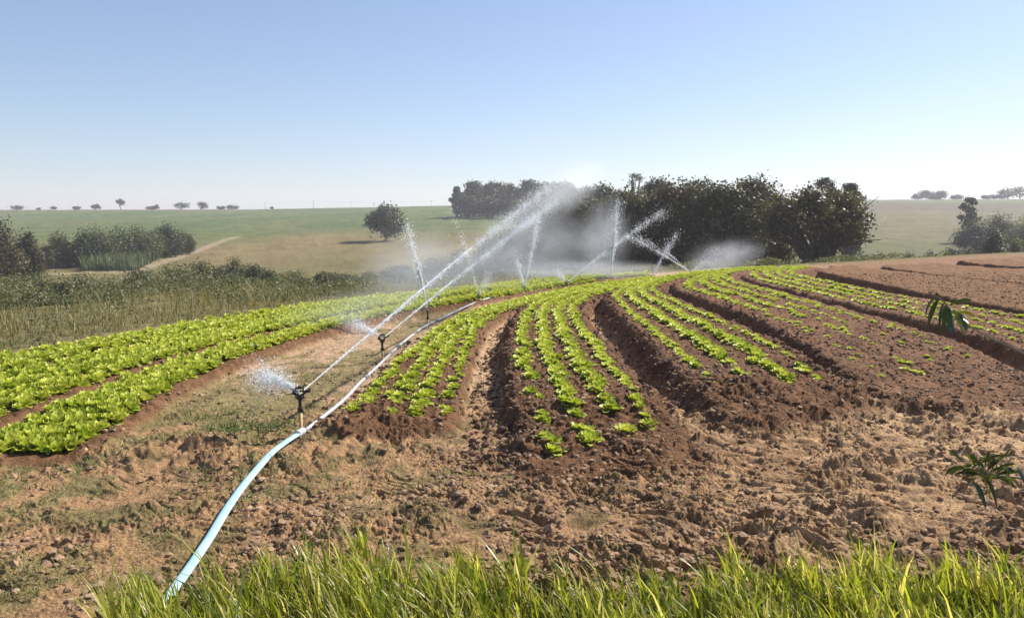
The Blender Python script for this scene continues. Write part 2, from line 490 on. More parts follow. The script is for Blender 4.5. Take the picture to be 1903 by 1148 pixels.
GRID = {}
def gs(x, y):
    """height of the finished sheet, clods and all"""
    x, y = np.atleast_1d(x), np.atleast_1d(y)
    i = np.clip(np.searchsorted(GRID['d'], np.hypot(x, y)), 1, len(GRID['d']) - 1)
    i -= np.abs(GRID['d'][i - 1] - np.hypot(x, y)) < np.abs(GRID['d'][i] - np.hypot(x, y))
    j = np.clip(np.searchsorted(GRID['a'], np.arctan2(x, y)), 0, len(GRID['a']) - 1)
    return GRID['z'][i, j]

def build_ground():
    dmax = 1300.0
    d = [0.3, 0.8, 1.3, 1.8, 2.2, 2.5, 2.75]
    while d[-1] < dmax:
        c = d[-1]
        step = min(max(0.008, c * c / (753 * 2.0) * 0.75), 0.04 if c < 14 else 0.075) if c < 34 else (c * 0.012 if c < 90 else c * 0.022)
        d.append(c + step)
    d = np.array(d)
    a = np.concatenate([np.linspace(-180, -60, 25)[:-1], np.linspace(-60, -37, 60)[:-1], np.linspace(-37, 37, 1080)[:-1], np.linspace(37, 60, 60)[:-1], np.linspace(60, 180, 25)[:-1]])
    a = np.radians(a)
    nr, na = len(d), len(a)
    x = (d[:, None] * np.sin(a)[None]).ravel(); y = (d[:, None] * np.cos(a)[None]).ravel()
    dd = np.repeat(d, na)
    z, r, bm, wm, tone = ground_full(x, y)
    px = 951.5 + F_PX * x / np.maximum(y, 1.0)
    # --- clods and rills
    nearm = np.nonzero((dd < 60) & (r < 3))[0]
    X, Y, D = x[nearm], y[nearm], dd[nearm]
    def att(lam): return np.clip(1.6 - D * 0.0017 * D / (753 * 2.0) * 0 - D / (lam * 260), 0, 1)
    fg = 1 - ss(6.8, 9.0, Y)                                   # trampled headland
    pt = ss(-.35, .45, fbm(X * 1.2, Y * 1.2, 15, 3))
    rough = np.where(bm[nearm] > .3, .55 + .3 * pt, .25 + .2 * pt + fg * (.15 + .75 * pt)) + .15 * wm[nearm]
    th = math.radians(-16)
    u, v = X * math.cos(th) + Y * math.sin(th), -X * math.sin(th) + Y * math.cos(th)
    wx, wy = 0.15 * noise(X * 2, Y * 2, 5), 0.15 * noise(X * 2, Y * 2, 6)
    rill = ss(-1.6, 1.2, X) * fg
    h = 0.04 * noise(X * 0.9, Y * 0.9, 1) * fg
    h = h + 0.035 * noise(X * 2.3 + wx, Y * 2.3 + wy, 2) * rough
    h = h + rough * 0.034 * (0.5 - np.abs(noise((X + wx) * 5.5, (Y + wy) * 5.5, 3))) * att(0.18)
    h = h + rough * 0.014 * noise((X + wx) * 13, (Y + wy) * 13, 4) * att(0.08)
    h = h + rough * 0.017 * np.abs(noise(X * 27, Y * 27, 8)) * att(0.04)
    h = h + rough * 0.011 * noise(X * 55, Y * 55, 9) * att(0.02)
    h = h + rill * 0.05 * (0.45 - np.abs(noise((u + wx) * 2.0, (v + wy) * 8.0, 11)))
    h = h + rill * 0.018 * noise((u + wx) * 5, (v + wy) * 20, 12)
    # broken slabs and crumbs, each with its own height and tilt
    el = 1 + 1.0 * rill
    for lam, amp, sd_ in ((.21, .050, 31), (.095, .030, 32), (.048, .016, 33)):
        f1, f2, cid, ox, oy = worley((u + wx * .6) / (lam * el), (v + wy * .6) / lam, sd_)
        big = ss(.35, .9, cid + .35 * pt - .1)
        slab = (big * (.55 + .9 * (np.modf(cid * 17.3)[0] - .5) * ox * 1.4 + .9 * (np.modf(cid * 41.7)[0] - .5) * oy * 1.4)) * ss(.0, .28, f2 - f1)
        wgt = np.where(bm[nearm] > .3, .45, .22 + (.4 + .45 * ss(-1.2, .6, X)) * fg) * (.35 + .65 * pt)
        h = h + amp * wgt * slab * att(lam * .9)
    for sc_, sd_, dp in ((1.0, 13, .06), (1.9, 14, .045)):       # cracks and boot slits
        q = np.abs(noise((u + wx) * 1.7 * sc_, (v + wy) * 6.0 * sc_, sd_))
        h = h - (.35 + .65 * ss(-2, 1, X)) * fg * dp * (1 - ss(.0, .13, q)) * ss(.0, .35, noise(X * 1.5 * sc_, Y * 2 * sc_, sd_ + 20))
    # heaps where the beds end, dug soil by the strip
    heaps = [(1330, 765, .16, .5), (1450, 760, .14, .5), (1560, 745, .13, .45), (1240, 790, .05, .5), (1700, 770, .10, .5), (1850, 790, .10, .5), (700, 800, .10, .4), (790, 790, .08, .35), (620, 825, .12, .35), (590, 850, .08, .3),
             (340, 835, .13, .35), (400, 850, .10, .3), (290, 850, .09, .3), (230, 870, .06, .3), (440, 910, .05, .3), (1000, 850, .06, .4), (1120, 835, .05, .4)]
    for hx, hy, hh, hr in heaps:
        c = G(hx, hy)
        q = np.exp(-(((X - c[0]) / hr) ** 2 + ((Y - c[1]) / (hr * 0.8)) ** 2))
        h = h + q * (hh * .8 * (0.45 + 0.55 * np.abs(fbm(X * 3, Y * 3, 44, 2))) + 0.03 * noise(X * 7, Y * 7, 45) + 0.018 * noise(X * 17, Y * 17, 46))
    # trodden furrow lips and wheel marks in the paths
    h = h - 0.03 * (1 - bm[nearm]) * ss(7, 9, Y) * (1 - ss(24, 28, Y)) * (np.abs(X) < 14)
    z[nearm] += h
    far = np.nonzero((dd >= 34) | (r >= 2))[0]
    z[far] += 0.10 * fbm(x[far] * 0.5, y[far] * 0.5, 51, 3) * ss(1, 6, r[far])
    GRID.update(d=d, a=a, z=z.reshape(nr, na).copy())
    # --- colours of the ground itself
    f1, f2, f3 = fbm(x * .55, y * .55, 61, 4), fbm(x * 2.4, y * 2.4, 62, 4), fbm(x * 8, y * 8, 63, 3)
    def C(*c): return np.array(c)[None]
    def mixc(a_, b_, t_): return a_ * (1 - t_[:, None]) + b_ * t_[:, None]
    col = np.tile(C(.36, .235, .135), (len(x), 1))
    pale = ss(-.25, .5, f1 + .6 * f2 + .3 * f3 + 0.4 * ss(0, 2.5, x) - 0.25)
    col = mixc(col, C(.51, .36, .215), pale)
    damp = ss(.05, .6, f2 + .6 * f3 - .25 * ss(0, 2, x) + 0.1)
    col = mixc(col, C(.15, .085, .05), damp * 0.7)
    # pinkish trodden path
    pth = ss(7, 9, y) * (1 - bm) * (r < 0)
    col = mixc(col, C(.46, .34, .235), pth * 0.85)
    # grassy strip and the weedy left headland
    sd = poly_sd(STRIP, x, y)
    g1 = (1 - ss(-.3, .35, sd + .35 * f2)) * ss(-.35, .35, f1 + f2 + .25)
    col = mixc(col, C(.20, .185, .085), g1 * 0.75)
    g2 = (1 - ss(-.2, 1.4, x + .4 * f1)) * ss(-.2, .4, f2 + .4 * f3) * (y < 9) * (r < 0)
    col = mixc(col, C(.22, .19, .095), g2 * 0.6)
    # beds: moist turned earth
    bt = np.clip(bm * 1.6, 0, 1)
    t2 = tone * (1 + 0.25 * f2 + 0.15 * f3)[:, None]
    col = mixc(col, t2, bt * 0.92)
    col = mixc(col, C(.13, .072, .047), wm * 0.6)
    redf = ss(3, 10, x - 0.25 * y + 3) * ss(8, 14, y) * (r < 0)
    col = mixc(col, C(.19, .105, .057) * (1 + .2 * f2)[:, None], redf * (1 - bt) * 0.8)
    # beyond the edge of the field
    out_ = ss(-0.5, 0.25, r + .2 * f2)
    wild = mixc(np.tile(C(.13, .12, .05), (len(x), 1)), C(.22, .18, .085), ss(-.4, .4, f2))
    wild = mixc(wild, C(.10, .105, .045), ss(12, 30, r) * .7)
    fb = fbm(x / 28, y / 55, 71, 4); fc = fbm(x / 5, y / 9, 72, 4)
    Yn = y + 22 * fb
    straw = mixc(np.tile(C(.255, .195, .085), (len(x), 1)), C(.20, .17, .07), ss(-.5, .5, fb + .5 * fc))
    green = mixc(np.tile(C(.105, .155, .045), (len(x), 1)), C(.155, .175, .06), ss(-.5, .5, fb + .4 * fc))
    leftw = 1 - ss(250, 700, px)
    hill = mixc(straw, green, ss(150, 215, Yn + 45 * leftw))
    redstrip = ss(425, 432, y) * (1 - ss(380, 430, px))
    hill = mixc(hill, C(.26, .15, .09), redstrip)
    rt = ss(1350, 1550, px)
    rh = mixc(np.tile(C(.15, .16, .055), (len(x), 1)), C(.19, .165, .075), ss(95, 170, Yn))
    rh = mixc(rh, C(.15, .12, .07), ss(270, 310, Yn))
    rh = mixc(rh, C(.15, .19, .07), ss(375, 400, y))
    hill = mixc(hill, rh, rt)
    hill *= (.8 + .2 * fc)[:, None]
    # pale farm track below the cane
    tr = smooth_line(np.array([at_depth(q[0], q[1], q[2])[:2] for q in [(60, 510, 88), (200, 506, 90), (255, 496, 94), (330, 474, 112), (400, 452, 140), (440, 440, 160)]]), 24)
    j = np.nonzero((y > 70) & (y < 180) & (px < 520))[0]
    td = np.full(len(j), 1e9)
    for i in range(len(tr) - 1):
        a0, b0 = tr[i], tr[i + 1]; e0 = b0 - a0
        tt = np.clip(((x[j] - a0[0]) * e0[0] + (y[j] - a0[1]) * e0[1]) / (e0 @ e0), 0, 1)
        td = np.minimum(td, np.hypot(x[j] - a0[0] - tt * e0[0], y[j] - a0[1] - tt * e0[1]))
    hill[j] = mixc(hill[j], C(.30, .24, .15), 1 - ss(.5, 1.3, td))
    wild = mixc(wild, hill, ss(40, 62, r))
    col = mixc(col, wild, out_)
    col = np.clip(col * np.where((r < 0)[:, None], np.array([[1.07, .985, .885]]), 1.0), 0.02, 0.75)
    # --- one sheet
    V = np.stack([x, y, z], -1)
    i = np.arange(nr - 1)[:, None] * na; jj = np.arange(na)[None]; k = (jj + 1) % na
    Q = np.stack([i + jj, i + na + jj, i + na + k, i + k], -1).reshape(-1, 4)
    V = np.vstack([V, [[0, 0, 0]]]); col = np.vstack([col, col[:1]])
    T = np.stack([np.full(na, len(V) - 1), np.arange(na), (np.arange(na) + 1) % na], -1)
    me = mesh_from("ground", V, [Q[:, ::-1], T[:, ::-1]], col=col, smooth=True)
    # normals must look up
    if me.polygons[100000].normal.z < 0:
        me.flip_normals()
    o = add("ground", me, M_SOIL)
    tag(o, "ploughed brown earth with raised beds and grassy hill beyond", "ground", kind="structure")
build_ground()

# ------------------------------------------------------------------ scattering helpers
def scatter(V, F, pos, scale, rz, tilt=None, rnd=None, rbase=None):
    """merged copies of one small mesh; scale (n,) or (n,3)"""
    V = np.asarray(V, float); n, m_ = len(pos), len(V)
    sc = np.asarray(scale, float)
    if sc.ndim == 1: sc = np.repeat(sc[:, None], 3, 1)
    P = V[None] * sc[:, None]
    if tilt is not None:
        c, s = np.cos(tilt)[:, None], np.sin(tilt)[:, None]
        P = np.stack([P[..., 0], P[..., 1] * c - P[..., 2] * s, P[..., 1] * s + P[..., 2] * c], -1)
    c, s = np.cos(rz)[:, None], np.sin(rz)[:, None]
    P = np.stack([P[..., 0] * c - P[..., 1] * s, P[..., 0] * s + P[..., 1] * c, P[..., 2]], -1) + np.asarray(pos)[:, None]
    FF = (np.asarray(F)[None] + (np.arange(n) * m_)[:, None, None]).reshape(-1, np.asarray(F).shape[1])
    R = np.repeat(RNG.random(n) if rnd is None else rnd, m_)
    if rbase is not None: R = np.clip(np.tile(rbase, n) + 0.25 * (R - 0.5), 0, 1)
    return P.reshape(-1, 3), FF, R

def blades(pos, L, wid, lean, ldir, nseg=3, droop=0.5, rnd=None):
    """grass blades: tapered bent strips"""
    n = len(pos)
    t = np.linspace(0, 1, nseg + 1)
    th = lean[:, None] + droop * t[None] ** 1.5 * (0.5 + RNG.random(n)[:, None])
    dl = L[:, None] / nseg
    hx = np.cumsum(np.concatenate([np.zeros((n, 1)), (np.sin(th) * dl)[:, :-1]], 1), 1)
    hz = np.cumsum(np.concatenate([np.zeros((n, 1)), (np.cos(th) * dl)[:, :-1]], 1), 1)
    C = np.stack([hx * np.cos(ldir)[:, None], hx * np.sin(ldir)[:, None], hz], -1) + np.asarray(pos)[:, None]
    wd = ldir + np.pi / 2 + RNG.normal(0, 0.6, n)
    ww = wid[:, None] * (1 - t[None] ** 1.8 * 0.95) * 0.5
    S_ = np.stack([np.cos(wd)[:, None] * ww, np.sin(wd)[:, None] * ww, np.zeros_like(ww)], -1)
    V = np.stack([C - S_, C + S_], 2).reshape(n, -1, 3)
    k = np.arange(nseg) * 2
    F = np.stack([k, k + 1, k + 3, k + 2], -1)
    FF = (F[None] + (np.arange(n) * 2 * (nseg + 1))[:, None, None]).reshape(-1, 4)
    R = np.repeat(RNG.random(n) if rnd is None else rnd, 2 * (nseg + 1))
    return V.reshape(-1, 3), FF, R

def merge(parts):
    V, F, R, n = [], [], [], 0
    for v, f, r in parts:
        V.append(v); F.append(f + n); R.append(r); n += len(v)
    return np.vstack(V), np.vstack(F), np.concatenate(R)

def ico():
    g = (1 + 5 ** .5) / 2
    V = np.array([(-1, g, 0), (1, g, 0), (-1, -g, 0), (1, -g, 0), (0, -1, g), (0, 1, g), (0, -1, -g), (0, 1, -g), (g, 0, -1), (g, 0, 1), (-g, 0, -1), (-g, 0, 1)], float)
    V /= np.linalg.norm(V[0])
    F = np.array([(0, 11, 5), (0, 5, 1), (0, 1, 7), (0, 7, 10), (0, 10, 11), (1, 5, 9), (5, 11, 4), (11, 10, 2), (10, 7, 6), (7, 1, 8), (3, 9, 4), (3, 4, 2), (3, 2, 6), (3, 6, 8), (3, 8, 9), (4, 9, 5), (2, 4, 11), (6, 2, 10), (8, 6, 7), (9, 8, 1)])
    return V, F

# ------------------------------------------------------------------ clods
def build_clods():
    parts, parts_b = [], []
    V0, F0 = ico()
    for var in range(6):
        V = V0 * (1 + RNG.normal(0, 0.22, (12, 1))) * np.array([1, 0.8, 0.6])
        n = 9000
        y = 3.6 + (RNG.random(n) ** 1.4) * 7.5
        x = (RNG.random(n) * 2 - 1) * (y * 0.9 + 0.4)
        keep = fbm(x * 1.1, y * 1.1, 81, 3) + 0.5 * (x > -0.8) + RNG.normal(0, .25, n) > 0.28
        x, y = x[keep], y[keep]
        z, r, bm, wm, tone = ground_full(x, y)
        s = 0.006 + 0.030 * RNG.random(len(x)) ** 5 + 0.006 * wm
        parts.append(scatter(V, F0, np.stack([x, y, gs(x, y) + s * 0.2], -1), s, RNG.random(len(x)) * 6.28, RNG.normal(0, .4, len(x))))
        n = 9000
        y = 6 + RNG.random(n) * 16; x = (RNG.random(n) * 2 - 1) * y * .72
        z, r, bm, wm, tone = ground_full(x, y)
        k = (bm > .3) & (x > -3)
        x, y, z = x[k], y[k], z[k]
        s = 0.006 + 0.022 * RNG.random(len(x)) ** 4
        parts_b.append(scatter(V, F0, np.stack([x, y, gs(x, y) + s * 0.2], -1), s, RNG.random(len(x)) * 6.28, RNG.normal(0, .4, len(x))))
    # crumbling bed walls
    for b in BEDS:
        if b.key not in '2345': continue
        n = 900 if b.key != '2' else 500
        t = RNG.random(n) ** 1.3 * 0.6
        i = (t * 89).astype(int)
        nrm = np.gradient(b.L, axis=0); nrm /= np.linalg.norm(nrm, axis=1)[:, None]
        off = b.marg + RNG.random(n) * (b.wall + 0.25)
        P = b.L[i] + np.stack([-nrm[i, 1], nrm[i, 0]], -1) * off[:, None] + RNG.normal(0, .08, (n, 2))
        V = V0 * (1 + RNG.normal(0, 0.2, (12, 1))) * np.array([1, .8, .7])
        s = 0.012 + 0.035 * RNG.random(n) ** 3
        parts_b.append(scatter(V, F0, np.stack([P[:, 0], P[:, 1], gs(P[:, 0], P[:, 1]) + s * .2], -1), s, RNG.random(n) * 6.28, RNG.normal(0, .4, n)))
    V, F, R = merge(parts)
    o = add("soil_clods", mesh_from("soil_clods", V, [F], rnd=R), M_CLOD)
    tag(o, "loose crumbled clods of dry brown soil strewn over the headland", "soil clods", kind="stuff")
    V, F, R = merge(parts_b)
    tag(add("bed_clods", mesh_from("bed_clods", V, [F], rnd=R), M_DAMP), "dark damp crumbs of earth on the raised beds", "soil clods", kind="stuff")
build_clods()

# ------------------------------------------------------------------ grasses
def build_grass():
    n = 17500
    px = 150 + RNG.random(n) * 2350
    top = 1092 + 40 * np.sin(px / 140) * 0.5 + 70 * noise(px / 90, px * 0, 3) + 40 * noise(px / 28, px * 0, 4) - 35 * ss(380, 520, px) * (1 - ss(620, 760, px)) - 30 * ss(1500, 1800, px) + 45 * (1 - ss(170, 330, px))
    d_edge = EYE * F_PX / (top + 45 - 400)
    y = d_edge - RNG.random(n) ** 1.3 * 1.5
    x = (px - 951.5) / F_PX * y
    n1 = fbm(x * 2, y * 2, 91, 2)
    L = (0.07 + 0.19 * RNG.random(n) ** 2) * (1 + 0.5 * n1)
    L[RNG.random(n) < 0.05] *= 1.7
    P = np.stack([x, y, gs(x, y) - 0.02], -1)
    ldir = np.where(RNG.random(n) < .65, RNG.normal(2.7, .7, n), RNG.random(n) * 6.28)
    a = blades(P, L, 0.009 + 0.012 * RNG.random(n), np.abs(RNG.normal(0.25, 0.25, n)), ldir, 4, 0.7, np.where(RNG.random(n) < .07, 1.0, np.clip(0.45 + 0.3 * n1 + RNG.normal(0, .28, n), 0, .93)))
    n = 10000                                            # the thatch below
    y = 2.4 + RNG.random(n) * 1.7
    px = 180 + RNG.random(n) * 2300
    x = (px - 951.5) / F_PX * y
    k = y < 4.0 - 0.35 * (1 - ss(200, 500, px))
    x, y = x[k], y[k]; n = len(x)
    b = blades(np.stack([x, y, gz(x, y) - .01], -1), 0.06 + 0.1 * RNG.random(n), 0.005 + 0.006 * RNG.random(n), np.abs(RNG.normal(.6, .4, n)), RNG.random(n) * 6.28, 3, 0.9, np.clip(RNG.normal(.35, .3, n), 0, 1))
    V, F, R = merge([a, b])
    tag(add("grass", mesh_from("grass", V, [F], rnd=R), M_GRASS), "lush long green grass along the bottom edge of the view", "grass", kind="stuff")

    parts = []                                           # thin weeds on the trodden headland and strip
    n = 130000
    y = 3.7 + RNG.random(n) ** 1.2 * 12
    x = (RNG.random(n) * 2 - 1) * (y * .72 + .3)
    f1 = fbm(x * .55, y * .55, 61, 4); f2 = fbm(x * 2.4, y * 2.4, 62, 4)
    sd = poly_sd(STRIP, x, y)
    pr = np.where(sd < 0, 0.55, 0.0) * ss(-.4, .4, f1 + f2 + .3) + 0.10 * (x < 1.5) * (y < 6.3) * ss(0.05, .5, f2) + 0.5 * (x < 0.3) * (y < 6.4) * ss(-.2, .5, f1 + f2) * (1 - ss(-1.6, .3, x))
    k = RNG.random(n) < pr
    x, y = x[k], y[k]
    z, r, bm, wm, tone = ground_full(x, y)
    k = (bm < .3) & (r < 0)
    x, y, z = x[k], y[k], gs(x[k], y[k]); n = len(x)
    g = np.clip(.5 - .5 * fbm(x * .8, y * .8, 95, 3) + RNG.normal(0, .22, n), 0, 1)
    parts.append(blades(np.stack([x, y, z - .005], -1), 0.02 + 0.055 * RNG.random(n) ** 2, 0.004 + 0.005 * RNG.random(n), np.abs(RNG.normal(.7, .4, n)), RNG.random(n) * 6.28, 2, 0.8, g))
    for (cx, cy, cn, hh) in [(440, 800, 260, .09), (400, 770, 160, .07), (560, 700, 160, .08), (435, 880, 60, .08), (150, 870, 80, .06), (680, 910, 120, .05), (890, 850, 40, .06), (500, 800, 160, .06), (60, 900, 60, .05), (1290, 925, 60, .04), (380, 930, 120, .04)]:
        c = G(cx, cy)                                    # greener tufts
        q = c + RNG.normal(0, .16, (cn, 2)) * np.array([1.4, 1])
        parts.append(blades(np.column_stack([q, gs(q[:, 0], q[:, 1])]), hh * (.4 + .8 * RNG.random(cn)), .007 + .006 * RNG.random(cn), np.abs(RNG.normal(.5, .3, cn)), RNG.random(cn) * 6.28, 2, .8, RNG.random(cn) * .3))
    V, F, R = merge([(v, f, r_) if f.shape[1] == 4 else None for v, f, r_ in parts])
    tag(add("weeds", mesh_from("weeds", V, [F], rnd=R), M_WEED), "short sparse weeds and dry grass on the trodden soil", "weeds", kind="stuff")

    n = 5200                                             # straw litter lying about
    y = 3.7 + RNG.random(n) ** 1.3 * 6; x = (RNG.random(n) * 2 - 1) * (y * .72 + .3)
    k = fbm(x * 1.3, y * 1.3, 96, 3) + RNG.normal(0, .3, n) > 0
    x, y = x[k], y[k]; n = len(x)
    V, F, R = blades(np.stack([x, y, gs(x, y) + .008], -1), .02 + .07 * RNG.random(n) ** 2, .002 + .002 * RNG.random(n), RNG.normal(1.4, .2, n), RNG.random(n) * 6.28, 2, .3)
    tag(add("straw", mesh_from("straw", V, [F], rnd=np.clip(R * .5 + .5, 0, 1)), M_WEED), "scattered bits of dry straw lying on the bare headland", "straw", kind="stuff")

    parts = []                                           # tall dry grass on the slope past the beds
    nb = 70000
    t = RNG.random(nb)
    i = (t * 58).astype(int); fr = t * 58 - i
    base = B_w[i] * (1 - fr)[:, None] + B_w[i + 1] * fr[:, None]
    tg = B_w[i + 1] - B_w[i]; tg /= np.linalg.norm(tg, axis=1)[:, None]
    off = 0.05 + 7 * RNG.random(nb) ** 1.6
    P = base + np.stack([-tg[:, 1], tg[:, 0]], -1) * off[:, None] + RNG.normal(0, .2, (nb, 2))
    x, y = P[:, 0], P[:, 1]
    z, r = macro(x, y)
    f = fbm(x * .8, y * .8, 97, 3); f2 = fbm(x * .35, y * .35, 98, 2)
    k = (r > .0) & (y > 1) & (np.abs(x / np.maximum(y, .1)) < .95) & ((r > .5) | (RNG.random(nb) < .6))
    x, y, z, f, r, f2 = x[k], y[k], z[k], f[k], r[k], f2[k]; n = len(x)
    right = ss(3, 8, x)
    L = (0.10 + .30 * RNG.random(n) ** 2.2) * (1 + 1.1 * f) * (1 - .72 * right) * (0.45 + .55 * ss(0, 2.5, r))
    L = np.maximum(L, .06)
    parts.append(blades(np.stack([x, y, z - .03], -1), L, .010 + .014 * RNG.random(n), np.abs(RNG.normal(.25, .22, n)), RNG.random(n) * 6.28, 2, .6, np.clip(.5 + .35 * f - .4 * f2 + RNG.normal(0, .2, n), 0, 1)))
    V, F, R = merge(parts)
    tag(add("dry_grass", mesh_from("dry_grass", V, [F], rnd=R), M_DRY), "tall straw coloured grass on the slope behind the lettuce beds", "dry grass", kind="stuff")

    nb = 260000                                           # low tangled scrub between the bushes
    i = RNG.integers(0, 36, nb); fr = RNG.random(nb)
    base = B_w[i] * (1 - fr)[:, None] + B_w[i + 1] * fr[:, None]
    tg = B_w[i + 1] - B_w[i]; tg /= np.linalg.norm(tg, axis=1)[:, None]
    P = base + np.stack([-tg[:, 1], tg[:, 0]], -1) * (1.2 + 36 * RNG.random(nb) ** 1.25)[:, None]
    x, y = P[:, 0], P[:, 1]
    z, r = macro(x, y)
    f = fbm(x * .35, y * .35, 99, 3)
    k = (y > 6) & (np.abs(x / y) < .95) & (f + .55 * ss(5, 12, r) - .25 + RNG.normal(0, .2, nb) > 0)
    x, y, z, f, r = x[k], y[k], z[k], f[k], r[k]; n = len(x)
    hh = (.12 + .9 * np.clip(f + .35, 0, 1)) * RNG.random(n) ** .6 * (.35 + .65 * ss(2, 9, r))
    q = np.column_stack([x, y, z + hh])
    nv = RNG.normal(0, 1, (n, 3)); nv /= np.linalg.norm(nv, axis=1)[:, None]
    a = np.cross(nv, RNG.normal(0, 1, (n, 3))); a /= np.linalg.norm(a, axis=1)[:, None]; b = np.cross(nv, a)
    sz = (.016 + .0010 * y) * (.6 + .8 * RNG.random(n)); sz = sz[:, None]
    V = np.stack([q - a * sz, q - b * sz * .5, q + a * sz, q + b * sz * .5], 1).reshape(-1, 3)
    tag(add("scrub", mesh_from("scrub", V, [np.arange(4 * n).reshape(n, 4)], rnd=np.repeat(np.clip(.45 + .35 * noise(x * .6, y * .6, 100) + RNG.normal(0, .2, n), 0, 1), 4)), M_CROWN_MID), "low tangled green scrub between the bushes of the valley", "scrub", kind="stuff")

    n = 3600                                             # stand of cane on the far slope
    px = 150 + RNG.random(n) * 205
    yb = 512 - 52 * ss(200, 360, px) ** .8 - RNG.random(n) * 26
    Y = 92 + 40 * ss(240, 360, px) + 14 * RNG.random(n)
    x = (px - 951.5) / F_PX * Y
    z, r = macro(x, Y)
    V, F, R = blades(np.stack([x, Y, z - .1], -1), 0.9 + 1.4 * RNG.random(n) ** 1.5, .10 + .12 * RNG.random(n), np.abs(RNG.normal(.12, .12, n)), RNG.random(n) * 6.28, 3, .5)
    tag(add("cane", mesh_from("cane", V, [F], rnd=R), M_CANE), "pale green stand of cane below the dark bushes on the far slope", "cane", kind="stuff")
build_grass()

# ------------------------------------------------------------------ lettuces
def lettuce_mesh(seed, nleaf, nu, nv):
    rg = np.random.default_rng(seed)
    V, F, R, n = [], [], [], 0
    for i in range(nleaf):
        q = i / (nleaf - 1)                              # 0 outer .. 1 heart
        az = i * 2.39996 + rg.normal(0, .25)
        Ln = (1.05 - .45 * q) * rg.uniform(.85, 1.15)
        Wd = (.46 - .16 * q) * rg.uniform(.85, 1.15)
        p0 = math.radians(30 + 52 * q + rg.normal(0, 6)); p1 = p0 - math.radians(38 - 30 * q)
        u = np.linspace(0, 1, nu + 1); v = np.linspace(-1, 1, nv + 1)
        pit = p0 + (p1 - p0) * u
        rr = .05 + np.cumsum(np.r_[0, np.cos(pit[1:]) / nu]) * Ln
        zz = .02 + np.cumsum(np.r_[0, np.sin(pit[1:]) / nu]) * Ln
        w = Wd * (.28 + .72 * np.sin(np.pi * np.clip(u * .82 + .06, 0, 1)) ** .8)
        ph = rg.random() * 6.28
        UU, VV = np.meshgrid(u, v, indexing='ij')
        X = rr[:, None] - .10 * VV ** 2 * UU
        Y = VV * w[:, None]
        Z = zz[:, None] + .22 * VV ** 2 * w[:, None] + .10 * UU * np.abs(VV) * np.sin(7 * VV + 5 * UU + ph) + rg.normal(0, .02, UU.shape)
        c, s = math.cos(az), math.sin(az)
        V.append(np.stack([X * c - Y * s, X * s + Y * c, Z], -1).reshape(-1, 3))
        a = np.arange(nu)[:, None] * (nv + 1) + np.arange(nv)[None]
        F.append(np.stack([a, a + nv + 1, a + nv + 2, a + 1], -1).reshape(-1, 4) + n)
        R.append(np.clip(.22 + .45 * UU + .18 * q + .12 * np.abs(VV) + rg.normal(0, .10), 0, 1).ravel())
        n += (nu + 1) * (nv + 1)
    return np.vstack(V), np.vstack(F), np.concatenate(R)

ORD = "first second third fourth fifth sixth seventh eighth ninth tenth eleventh twelfth thirteenth fourteenth fifteenth sixteenth seventeenth eighteenth nineteenth twentieth".split()
TENS = {2: "twenty", 3: "thirty", 4: "forty", 5: "fifty", 6: "sixty", 7: "seventy", 8: "eighty", 9: "ninety"}
def ordinal(i):
    if i <= 20: return ORD[i - 1]
    if i % 10 == 0: return TENS[i // 10][:-1] + "ieth"
    return TENS[i // 10] + "-" + ORD[i % 10 - 1]

